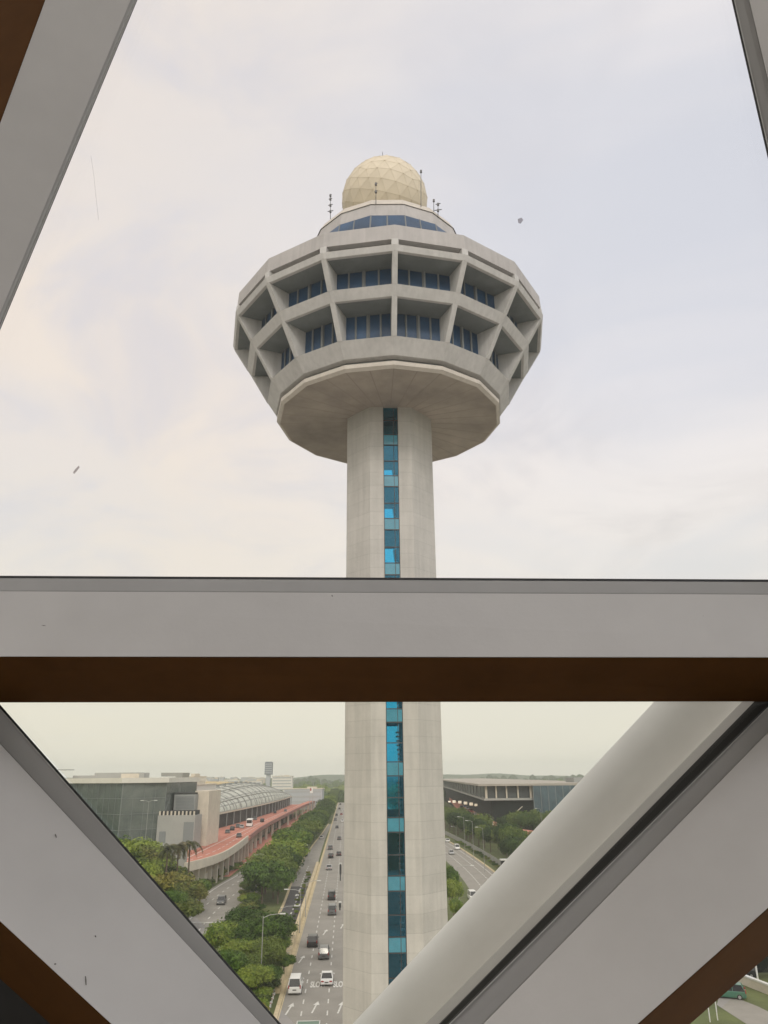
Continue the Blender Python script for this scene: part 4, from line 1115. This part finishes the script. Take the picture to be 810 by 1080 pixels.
# right deck
RZ = 6.0
rd = smooth([tuple(p) for p in ((120, 268), (92, 292), (66, 312), (53, 345), (49, 400), (52, 500), (58, 620), (68, 800))], 6)
rv = thing('right_viaduct', 'red surfaced raised road before the right terminal', 'viaduct', (53, 345, 0)); VO2 = rv.location.copy()
l_, r_ = offset(rd, -5.0), offset(rd, 4.5)
bb = MB(); bb.loft([[(p.x, p.y, RZ - 1.0), (p.x, p.y, RZ), (q.x, q.y, RZ), (q.x, q.y, RZ - 1.0)] for p, q in zip(l_, r_)]); bb.build('deck', M['redpave'], rv, origin=VO2)
bb = MB(); l2 = offset(rd, -5.4); bb.loft([[(p.x, p.y, RZ - 1.2), (p.x, p.y, RZ + .6), (q.x, q.y, RZ + .6), (q.x, q.y, RZ - 1.2)] for p, q in zip(l2, offset(rd, -5.03))]); bb.build('parapet', M['redpave'], rv, origin=VO2)
for i in range(2, len(rd), 4):
    bb = MB(); bb.box((rd[i].x, rd[i].y, (RZ - 1) / 2), (1.2, 1.2, RZ - 1)); bb.build('pier', M['parapet'], rv, origin=VO2)
# pale fence behind the right verge
fen = thing('pale_fence', 'pale panel fence behind the right road verge', 'fence', (37, 240, 0)); FO = fen.location.copy()
fl = offset(right_line, 10.0)
fl = [p for p in fl if 195 < p.y < 420]
bb = MB(); bb.loft([[(p.x, p.y, 0), (p.x, p.y, 1.7), (p.x + .12, p.y, 1.7), (p.x + .12, p.y, 0)] for p in fl]); bb.build('panel', M['greyclad2'], fen, origin=FO)
bb = MB()
for p in fl: bb.box((p.x - .05, p.y, .95), (.2, .25, 1.9))
bb.build('post', M['steel'], fen, origin=FO)
# dark kiosk + box structures at right
o = at(523, 915, 245); o.z = 0
t = thing('kiosk', 'dark roadside cabinet with pale roof beyond the right verge', 'kiosk', (o.x + 3, 245, 0))
bb = MB(); bb.box((0, 0, 1.9), (2.6, 2.6, 3.8)); bb.build('walls', M['dark'], t, bevel=.05)
bb = MB(); bb.box((0, 0, 3.95), (3.2, 3.2, .25)); bb.build('roof', M['lamp'], t, bevel=.03)
bb = MB(); bb.box((0, -1.32, 2.2), (1.6, .06, 1.2)); bb.build('window', M['carglass'], t)

# ------------------------------------------------------------------ street lamps
def lamp(x, y, h, ang, label, double=False, arm=2.4, curved=False):
    t = thing('street_lamp', label, 'street lamp', (x, y, 0), ang, 'street lamps along the roads')
    bb = MB(); bb.tube([(0, 0, 0), (0, 0, 0.5), (0, 0, h)], [0.12, 0.085, 0.05], 8); bb.build('pole', M['steel'], t)
    for sg in ((1, -1) if double else (1,)):
        bb = MB()
        if curved: pts = [(0, 0, h - 0.1), (sg * arm * .25, 0, h + .8), (sg * arm * .7, 0, h + 1.05), (sg * arm, 0, h + .8)]
        else: pts = [(0, 0, h - .25), (sg * arm * .4, 0, h + .1), (sg * arm, 0, h + .2)]
        bb.tube(pts, 0.05, 6); a_ = bb.build('arm', M['steel'], t)
        bb = MB(); e_ = pts[-1]
        bb.loft([[(e_[0] + sg * u, v_ * k_, e_[2] + z_) for v_, z_ in ((-.14, -.06), (.14, -.06), (.12, .07), (-.12, .07))] for u, k_ in ((-.1, .6), (.25, 1.1), (.75, .9))]); bb.build('lamp_head', M['lamp'], a_)
    return t
p = g(274.5, 1046); lamp(p.x, p.y, at(276, 966, p.y).z, 0.15, 'tall street lamp rising before the near clump of trees')
LM = [((294, 1010), 957, 0, 'street lamp with a right hand arm beside the cream barrier', False), ((316, 985), 939, math.pi, 'street lamp on the strip between slip road and expressway', False), ((322, 968), 930, 0, 'second lamp up the strip beside the slip road', False)]
for (bx, by), ty, an, lb, db in LM:
    q = g(bx, by); lamp(q.x, q.y, at(bx, ty, q.y).z, an, lb, db)
for bx, by, ty, lb in ((269, 934, 913, 'curved lamp at the far bend of the side road'), (280, 940, 905, 'taller curved lamp over the side road at the trees')):
    q = g(bx, by); lamp(q.x, q.y, at(bx, ty, q.y).z, math.pi, lb, False, 2.6, True)
q = at(157, 845, 215); lamp(q.x, 215, q.z, 0, 'tall white lamp mast before the dark glass building', True, 1.5)
for i, (px, py, Y) in enumerate(((326, 885, 300), (319, 880, 330), (333, 868, 380), (312, 892, 250), (338, 858, 450))):
    q = at(px, py, Y); lamp(q.x, Y, q.z, 0.0 if i % 2 else math.pi, 'street lamp poking out of the roadside canopy', False, 3.0)
for bx, by, ty, Y, lb in ((489, 905, 862, 300, 'slim lamp nearest the tower behind the right verge'), (498, 912, 866, 275, 'lamp between the two tall lamps on the right verge'), (509, 925, 873, 250, 'tall lamp with white head on the right verge'), (481, 893, 872, 360, 'farthest slim lamp along the right road')):
    q = at(bx, ty, Y); lamp(q.x, Y, q.z, math.pi, lb, False, 1.6)
q = at(484, 945, 190); lamp(q.x, 190, at(484, 914, 190).z, 0, 'lamp with long white arm over the right road', False, 3.0)
q = at(570, 852, 330); lamp(q.x, 330, at(570, 853, 330).z, math.pi, 'lamp before the blue glass wing of the right terminal', False, 1.5)

# ------------------------------------------------------------------ vehicles
CARTYPES = {}
def car_proto(kind):
    spec = dict(sedan=dict(L=4.5, W=1.78, zb=.86, zr=1.45, hood=1.15, ws=.75, rw=.75, trunk=.75), van=dict(L=4.7, W=1.80, zb=1.05, zr=1.95, hood=.55, ws=.75, rw=.22, trunk=.06),
                suv=dict(L=4.5, W=1.85, zb=1.0, zr=1.70, hood=1.05, ws=.6, rw=.35, trunk=.10), minivan=dict(L=4.6, W=1.75, zb=.98, zr=1.72, hood=.85, ws=.75, rw=.28, trunk=.08))[kind]
    L_, W_2, zb, zr = spec['L'], spec['W'] / 2, spec['zb'], spec['zr']
    yf, yb = L_ / 2, -L_ / 2
    yw0 = yf - spec['hood']; yw1 = yw0 - spec['ws']; yr0 = yb + spec['trunk']; yr1 = yr0 + spec['rw']
    rw = W_2 * 0.80
    b1 = MB()
    def sec(y, wv, z0, z1, ch=.1): return [(-wv + ch * .4, y, z0), (wv - ch * .4, y, z0), (wv, y, z0 + .18), (wv, y, z1 - ch), (wv - ch, y, z1), (-wv + ch, y, z1), (-wv, y, z1 - ch), (-wv, y, z0 + .18)]
    st = [(yb, W_2 * .86, .34, zb * .93), (yb + .12, W_2 * .96, .24, zb), (yr0 + .1, W_2, .2, zb + .01), (0, W_2, .2, zb), (yw0, W_2, .2, zb - .02), (yf - .35, W_2 * .96, .22, zb * .86), (yf - .05, W_2 * .85, .28, zb * .76), (yf, W_2 * .78, .36, zb * .68)]
    b1.loft([sec(*s) for s in st])
    # roof and pillars
    b1.loft([[(-rw, yr1, zr - .05), (rw, yr1, zr - .05), (rw * .96, yr1, zr), (-rw * .96, yr1, zr)], [(-rw, (yr1 + yw1) / 2, zr - .02), (rw, (yr1 + yw1) / 2, zr - .02), (rw * .94, (yr1 + yw1) / 2, zr + .04), (-rw * .94, (yr1 + yw1) / 2, zr + .04)], [(-rw, yw1, zr - .06), (rw, yw1, zr - .06), (rw * .96, yw1, zr - .01), (-rw * .96, yw1, zr - .01)]])
    for sg in (-1, 1):
        for (ya, yb_) in ((yw0, yw1), (yr0, yr1), ((yr1 + yw1) / 2 - .05, (yr1 + yw1) / 2)):
            b1.tube([(sg * (W_2 - .06), ya, zb - .04), (sg * rw * .97, yb_, zr - .02)], 0.055, 6)
        b1.box((sg * (W_2 + .08), yw0 - .15, zb + .08), (.18, .12, .12))
    gl = {}
    g_ = MB(); g_.loft([[(-W_2 + .12, yw0 - .02, zb - .03), (W_2 - .12, yw0 - .02, zb - .03), (W_2 - .12, yw0 - .06, zb - .03), (-W_2 + .12, yw0 - .06, zb - .03)], [(-rw * .93, yw1, zr - .04), (rw * .93, yw1, zr - .04), (rw * .93, yw1 - .04, zr - .05), (-rw * .93, yw1 - .04, zr - .05)]]); gl['windscreen'] = g_
    g_ = MB(); g_.loft([[(-W_2 + .12, yr0, zb - .03), (W_2 - .12, yr0, zb - .03), (W_2 - .12, yr0 + .04, zb - .03), (-W_2 + .12, yr0 + .04, zb - .03)], [(-rw * .93, yr1, zr - .04), (rw * .93, yr1, zr - .04), (rw * .93, yr1 + .04, zr - .05), (-rw * .93, yr1 + .04, zr - .05)]]); gl['rear_window'] = g_
    sides = []
    for sg in (-1, 1):
        g_ = MB(); A_ = [(sg * (W_2 - .05), yr0 + .05, zb - .05), (sg * (W_2 - .05), yw0 - .05, zb - .05), (sg * rw * .98, yw1 - .02, zr - .04), (sg * rw * .98, yr1 + .02, zr - .04)]
        g_.loft([A_, [(p[0] - sg * .04, p[1], p[2]) for p in A_]]); sides.append(g_)
    wheels = []
    for sg in (-1, 1):
        for yy in (yf - .85, yb + .85):
            t_ = MB(); t_.loft([[(sg * (W_2 - .21), yy + .31 * math.cos(k * .3927), .31 + .31 * math.sin(k * .3927)) for k in range(16)], [(sg * (W_2 + .015), yy + .31 * math.cos(k * .3927), .31 + .31 * math.sin(k * .3927)) for k in range(16)]])
            r_2 = MB(); r_2.loft([[(sg * (W_2 + .0), yy + .2 * math.cos(k * .3927), .31 + .2 * math.sin(k * .3927)) for k in range(16)], [(sg * (W_2 + .03), yy + .2 * math.cos(k * .3927), .31 + .2 * math.sin(k * .3927)) for k in range(16)]])
            wheels.append((t_, r_2))
    lamps = []
    for sg in (-1, 1):
        h_ = MB(); h_.box((sg * W_2 * .62, yf - .06, zb * .62), (.34, .16, .14)); lamps.append(('headlight', h_, 'headl'))
        h_ = MB()
        if kind in ('van', 'minivan', 'suv'): h_.box((sg * (W_2 * .86), yb + .07, zb * .95), (.14, .16, .42))
        else: h_.box((sg * W_2 * .66, yb + .04, zb * .78), (.36, .14, .16))
        lamps.append(('taillight', h_, 'tail'))
    h_ = MB(); h_.box((0, yb - .005, zb * .62), (.5, .04, .12)); lamps.append(('number_plate', h_, 'plate'))
    CARTYPES[kind] = (b1, gl, sides, wheels, lamps)
    return spec
def set_paint(o, m):
    o.material_slots[0].link = 'OBJECT'; o.material_slots[0].material = m
CP = {}
def full_car(kind, label, group):
    b1, gl, sides, wheels, lamps = CARTYPES[kind]
    t = thing('van' if kind == 'van' else 'parked_car' if False else 'car', label, 'van' if kind == 'van' else 'car', (0, 0, 0), 0, group)
    b1.build('body', M['car_white'], t, bevel=.02)
    for n_, g_ in gl.items(): g_.build(n_, M['carglass'], t)
    for g_ in sides: g_.build('side_window', M['carglass'], t)
    for ty, rm in wheels:
        w_ = ty.build('wheel', M['tyre'], t); rm.build('rim', M['rimw'], w_)
    for n_, h_, m_ in lamps: h_.build(n_, M[m_], t)
    return t
def small_car_mesh(kind):
    b1, gl, sides, wheels, lamps = CARTYPES[kind]
    bb = MB()
    for src, mi in [(b1, 0)] + [(x, 1) for x in list(gl.values()) + sides] + [(x, 2) for w_ in wheels for x in w_[:1]]:
        bb.mesh(src.v, src.f, mi)
    o = bb.build('car', [M['car_white'], M['carglass'], M['tyre']])
    return o
for k in ('sedan', 'van', 'suv', 'minivan'): car_proto(k)
SM = {}
def car(kind, pos, heading, colour, label, small=False, group='vehicles on the roads', cat=None):
    if small:
        if kind not in SM: o = SM[kind] = small_car_mesh(kind)
        else: o = SM[kind].copy(); COL.objects.link(o)
        o.location = pos; o.rotation_euler = (0, 0, heading); set_paint(o, M['car_' + colour])
        tag(o, label, cat or 'car', group); return o
    if kind not in CP: t = CP[kind] = full_car(kind, label, group)
    else: t = copy_tree(CP[kind])
    t.location = pos; t.rotation_euler = (0, 0, heading); tag(t, label, cat or ('van' if kind == 'van' else 'car'), group)
    body = [c_ for c_ in t.children if c_.name.startswith('body')][0]
    set_paint(body, M['car_' + colour])
    return t
HD = 0.0515
bpy.context.view_layer.update()
for kind, px, py, col_, lb in (('van', 309.5, 1050, 'white', 'white van beside the left kerb over the road lettering'), ('sedan', 343.5, 1041, 'white', 'white saloon car between the road letters in the middle lane'),
        ('suv', 328.5, 1000, 'black', 'dark car in the left lane passing the end of the barrier'), ('minivan', 340.5, 1013, 'grey', 'dark grey boxy car behind the white saloon'),
        ('van', 349.5, 966, 'grey', 'dark grey van nearest behind the dark truck like van'), ('van', 349, 950, 'black', 'black van beside the cream barrier'),
        ('sedan', 346.5, 918, 'silver', 'silver car level with the start of the barrier'), ('suv', 348.5, 905.5, 'black', 'black car behind a grey one, left of a dark car'),
        ('suv', 348, 896.5, 'grey', 'grey car ahead of the black one'), ('sedan', 357, 903, 'black', 'dark car at the shaft edge'),
        ('sedan', 338.5, 885, 'white', 'white car at the merge of the slip road'), ('sedan', 357.5, 886, 'grey', 'grey car at the shaft edge beyond the merge')):
    p = g(px, py); car(kind, (p.x, p.y + 2.2, 0.02), HD, col_, lb)
for i, (px, py, col_) in enumerate(((355.4, 873.5, 'black'), (361, 867, 'white'), (355, 860.5, 'black'), (360, 859.5, 'red'), (353.6, 865.5, 'grey'), (358, 853.7, 'black'), (361, 855, 'white'), (359, 849, 'black'), (361.5, 846, 'grey'))):
    p = g(px, py); car(('sedan', 'suv', 'minivan')[i % 3], (p.x, p.y, 0.02), HD, col_, '%s car far up the expressway, %s' % (col_, ['first beyond the merge', 'at the shaft edge', 'in the left lane of the far queue', 'in the far queue', 'left of the white one', 'leading the left lane', 'in front of the red one', 'near the vanishing point', 'farthest at the shaft edge'][i]), True)
p = g(233.5, 953.5); car('suv', (p.x, p.y, 0.014), math.pi + .08, 'grey', 'dark grey car alone on the side road')
# right road
for px, py, kd, col_, lb in ((472, 888, 'sedan', 'white', 'white car at the tower edge on the right road'), (482, 896, 'van', 'white', 'white van on the right road'), (498.5, 949, 'van', 'white', 'white van on the right road at the brace'), (476, 901, 'sedan', 'silver', 'silver car beside the tower on the right road')):
    p = g(px, py); car(kd, (p.x, p.y, 0.02), math.pi + .05, col_, lb)
# deck cars
for i, (px, py, col_, kd) in enumerate(((276.5, 867, 'black', 'suv'), (255, 873.5, 'silver', 'sedan'), (251, 873, 'grey', 'suv'), (245, 876, 'black', 'suv'), (252, 883, 'grey', 'sedan'), (301, 856, 'grey', 'sedan'), (269, 865, 'grey', 'suv'), (240, 879, 'grey', 'sedan'), (290, 858, 'black', 'sedan'))):
    p = g(px, py, DZ); car(kd, (p.x, p.y, DZ + .01), 0.12, col_, '%s car on the red deck, %s' % (col_, ['in the right lane past the bus', 'right behind the bus', 'between the silver one and the black one', 'at the terminal kerb', 'alone near the white parapet', 'far along the deck', 'beside the bus', 'nearest the terminal end wall', 'in the middle of the far deck'][i]), True, 'cars on the left viaduct')
p = g(262, 872, DZ)
bus = thing('bus', 'white and grey coach stopped on the red deck by the vaulted terminal', 'bus', (p.x, p.y + 3, DZ + .01), 0.12)
bb = MB(); bb.box((0, 0, 1.75), (2.5, 9.0, 2.9)); bb.build('body', M['car_white'], bus, bevel=.15)
bb = MB(); bb.box((0, -4.49, 2.2), (2.2, .1, 1.3)); bb.build('rear_window', M['carglass'], bus)
for sg in (-1, 1):
    bb = MB(); bb.box((sg * 1.24, .2, 2.2), (.08, 8.0, .95)); bb.build('side_window', M['carglass'], bus)
    for yy in (-2.8, 3.0):
        bb = MB(); bb.loft([[(sg * 1.0, yy + .48 * math.cos(k * .5236), .48 + .48 * math.sin(k * .5236)) for k in range(12)], [(sg * 1.27, yy + .48 * math.cos(k * .5236), .48 + .48 * math.sin(k * .5236)) for k in range(12)]]); bb.build('wheel', M['tyre'], bus)
rnd = random.Random(3)
cols = ['red', 'white', 'silver', 'black', 'blue', 'red', 'white', 'grey']
ords = ['nearest', 'second nearest', 'third', 'fourth', 'fifth', 'sixth', 'seventh', 'eighth', 'ninth', 'tenth', 'eleventh', 'twelfth', 'farthest']
for i in range(13):
    yy = 350 + i * 19; s = 0
    c_ = [p for p in rd if p.y > yy - 12][-1] if False else min(rd, key=lambda p: abs(p.y - yy) + (0 if p.y > 312 else 999))
    x = c_.x + (-2.5 if i % 2 else .6); cc = cols[i % 8]
    car(('sedan', 'suv', 'van')[i % 3], (x, yy, RZ + .006), 0.05, cc, '%s vehicle, %s in the queue on the red road before the right terminal' % (cc, ords[i]), True, 'queue on the right viaduct', 'car')
# green lorry at the bottom edge
p = g(327, 1077, 3.2)
lor = thing('lorry', 'lorry with a green box body at the bottom of the expressway', 'lorry', (p.x, p.y - 3.0, 0.008), HD)
bb = MB(); bb.box((0, 0, 2.05), (2.4, 6.2, 2.2)); bx = bb.build('box_body', M['car_green'], lor, bevel=.03)
bb = MB()
for x, y_, sx_, sy_ in ((-1.2, 0, .1, 6.3), (1.2, 0, .1, 6.3), (0, 3.1, 2.5, .1), (0, -3.1, 2.5, .1)): bb.box((x, y_, 3.17), (sx_, sy_, .1))
bb.build('roof_rail', M['lamp'], bx)
bb = MB(); bb.loft([[(-1.1, 3.3, .6), (1.1, 3.3, .6), (1.1, 3.3, 2.4), (-1.1, 3.3, 2.4)], [(-1.1, 4.9, .6), (1.1, 4.9, .6), (1.0, 4.6, 2.3), (-1.0, 4.6, 2.3)]]); cb = bb.build('cab', M['car_white'], lor, bevel=.08)
bb = MB(); bb.box((0, 4.78, 1.75), (1.8, .1, .75)); bb.build('windscreen', M['carglass'], cb)
bb = MB(); bb.box((0, .8, .75), (1.2, 7.4, .3)); bb.build('chassis', M['dark'], lor)
for sg in (-1, 1):
    for yy in (-1.9, 3.9):
        bb = MB(); bb.loft([[(sg * .8, yy + .45 * math.cos(k * .5236), .45 + .45 * math.sin(k * .5236)) for k in range(12)], [(sg * 1.12, yy + .45 * math.cos(k * .5236), .45 + .45 * math.sin(k * .5236)) for k in range(12)]]); bb.build('wheel', M['tyre'], lor)

# dark lamp like signal post at shaft edge (two posts on the lane line)
for px, py0, py1, lb in ((360.5, 911, 929, 'dark signal post at the tower edge beside the far lane'), (360, 952, 960, 'short dark post at the tower edge below the signal')):
    q = g(px - 1.5, py1); t = thing('signal_post', lb, 'signal', (q.x, q.y, 0))
    hz_ = max(1.5, at(px, py0, q.y).z)
    bb = MB(); bb.tube([(0, 0, 0), (0, 0, hz_)], .14, 8); bb.build('post', M['dark'], t)
    bb = MB(); bb.box((0, -.1, hz_ * .65), (.5, .35, hz_ * .55)); bb.build('signal_head', M['dark'], t, bevel=.03)
    bb = MB(); bb.box((0, -.05, hz_ + .1), (.6, .5, .25)); bb.build('cap', M['lamp'], t, bevel=.03)

# ------------------------------------------------------------------ bottom right corner
w0, w1 = g(772, 1034), g(842, 1062)
bw = thing('parapet_wall', 'low pale wall running past the lawn in the lower right corner', 'wall', (w0.x, w0.y, 0)); WO2 = bw.location.copy()
dv = (w1 - w0); nv_ = Vector((-dv.y, dv.x, 0)).normalized() * .35
bb = MB(); bb.loft([[w0 - dv * .6 + Vector((0, 0, 0)), w0 - dv * .6 + nv_, w0 - dv * .6 + nv_ + Vector((0, 0, 1.1)), w0 - dv * .6 + Vector((0, 0, 1.1))], [w1 + dv, w1 + dv + nv_, w1 + dv + nv_ + Vector((0, 0, 1.1)), w1 + dv + Vector((0, 0, 1.1))]]); bb.build('wall', M['parapet'], bw, origin=WO2)
bb = MB()
for sgn, zz in ((0, 1.1),):
    bb.loft([[w0 - dv * .6 - nv_ * .3 + Vector((0, 0, zz + .003)), w0 - dv * .6 + nv_ * 1.3 + Vector((0, 0, zz + .003)), w0 - dv * .6 + nv_ * 1.3 + Vector((0, 0, zz + .2)), w0 - dv * .6 - nv_ * .3 + Vector((0, 0, zz + .2))], [w1 + dv - nv_ * .3 + Vector((0, 0, zz + .003)), w1 + dv + nv_ * 1.3 + Vector((0, 0, zz + .003)), w1 + dv + nv_ * 1.3 + Vector((0, 0, zz + .2)), w1 + dv - nv_ * .3 + Vector((0, 0, zz + .2))]])
bb.build('coping', M['lamp'], bw, origin=WO2)
pa = [tuple(g(*p)[:2]) for p in ((760, 1046), (800, 1062), (840, 1082))]; pb = [tuple(g(*p)[:2]) for p in ((756, 1060), (790, 1082), (826, 1112))]
sheet('corner_lane', pa, pb, 0.03, M['asphalt'])
q = g(808, 1036); sh = thing('walkway_shelter', 'pale flat roofed walkway shelter behind the corner wall', 'shelter', (q.x + 3, q.y + 3, 0))
bb = MB(); bb.box((2, 0, 3.2), (12, 4, .25)); bb.build('roof', M['parapet'], sh, bevel=.04)
bb = MB()
for x in (-3.5, -.5, 2.5, 5.5): bb.tube([(x, -1.6, 0), (x, -1.6, 3.1)], .13, 8)
bb.build('column', M['lamp'], sh)
bb = MB(); bb.box((2, 1.5, 1.3), (11, .1, 2.2)); bb.build('screen', M['carglass'], sh)
q = g(768, 1052); car('suv', (q.x, q.y, 0.015), 1.2, 'green', 'dark green car parked on the lane in the lower right corner', False, 'cars in the corner')
q = g(792, 1036); car('van', (q.x, q.y + 3.4, 0.015), 1.2, 'black', 'black van behind the corner wall', False, 'cars in the corner')
for i, (px, py) in enumerate(((749, 1062), (757, 1060))):
    q = g(px, py + 16); t = thing('marker_pole', 'slim white pole on the corner lawn, %s' % ('left of the pair' if i == 0 else 'right of the pair'), 'pole', (q.x, q.y, 0), 0, 'white poles on the corner lawn')
    bb = MB(); bb.tube([(0, 0, 0), (0, 0, 3.0)], .07, 8); bb.build('shaft', M['lamp'], t)
    bb = MB(); bb.tube([(0, 0, 3.0), (0, 0, 3.12)], [.1, .03], 8); bb.build('cap', M['white'], t)

# ------------------------------------------------------------------ far tree belts and hills
def belt(name, Y, x0, x1, h0, seed, m, step):
    rnd = random.Random(seed); bb = MB(); x = x0
    while x < x1:
        hh = h0 * rnd.uniform(.55, 1.15); r = h0 * rnd.uniform(.5, .9)
        n_ = 9
        rg = []
        for k in range(5):
            e_ = k / 4 * math.pi / 2
            rg.append([(x + r * math.cos(e_) * math.cos(i * 2 * math.pi / n_) * rnd.uniform(.85, 1.15), Y + rnd.uniform(-2, 2) + r * .8 * math.cos(e_) * math.sin(i * 2 * math.pi / n_), max(0, hh * (.25 if k == 0 else .25 + .75 * math.sin(e_)) * rnd.uniform(.93, 1.07)) if k else 0) for i in range(n_)])
        bb.loft(rg); x += step * rnd.uniform(.6, 1.3)
    o = bb.build(name, m, fix=False); tag(o, 'far belt of trees fading into the haze', 'trees', None, 'stuff'); return o
belt('far_trees', 900, -260, 75, 13, 1, LEAF[0], 7)
belt('far_trees', 1300, -700, 200, 14, 2, LEAF[0], 10)
belt('far_trees', 1900, -1000, 700, 17, 3, LEAF[0], 16)
belt('far_trees', 2700, -1600, 1500, 26, 4, LEAF[0], 26)
def ridge(Y, h, seed, name):
    rnd = random.Random(seed); bb = MB(); n_ = 160; xs = [-4200 + 8400 * i / n_ for i in range(n_ + 1)]
    ph = [rnd.uniform(0, 6) for _ in range(4)]
    def hh(x): return h * (.75 + .18 * math.sin(x / 310 + ph[0]) + .12 * math.sin(x / 120 + ph[1]) + .07 * math.sin(x / 47 + ph[2]))
    bb.loft([[(x, Y, 0), (x, Y + 60, hh(x)), (x, Y + 300, hh(x) * .9), (x, Y + 500, 0)] for x in xs])
    tag(bb.build(name, LEAF[0], smooth=False), kind='structure')
ridge(3900, 36, 3, 'hills')

# ------------------------------------------------------------------ haze
hm = bpy.data.materials.new('haze'); hm.use_nodes = True; nt = hm.node_tree
nt.nodes.remove(nt.nodes['Principled BSDF'])
pvn = nt.nodes.new('ShaderNodeVolumePrincipled'); pvn.inputs['Color'].default_value = (0.90, 0.925, 0.935, 1); pvn.inputs['Density'].default_value = 0.00018
nt.links.new(pvn.outputs[0], nt.nodes['Material Output'].inputs['Volume'])
bb = MB(); bb.box((0, 0, 54), (12600, 12600, 110)); tag(bb.build('haze', hm), 'pale even haze over the whole airport', None, None, 'stuff')
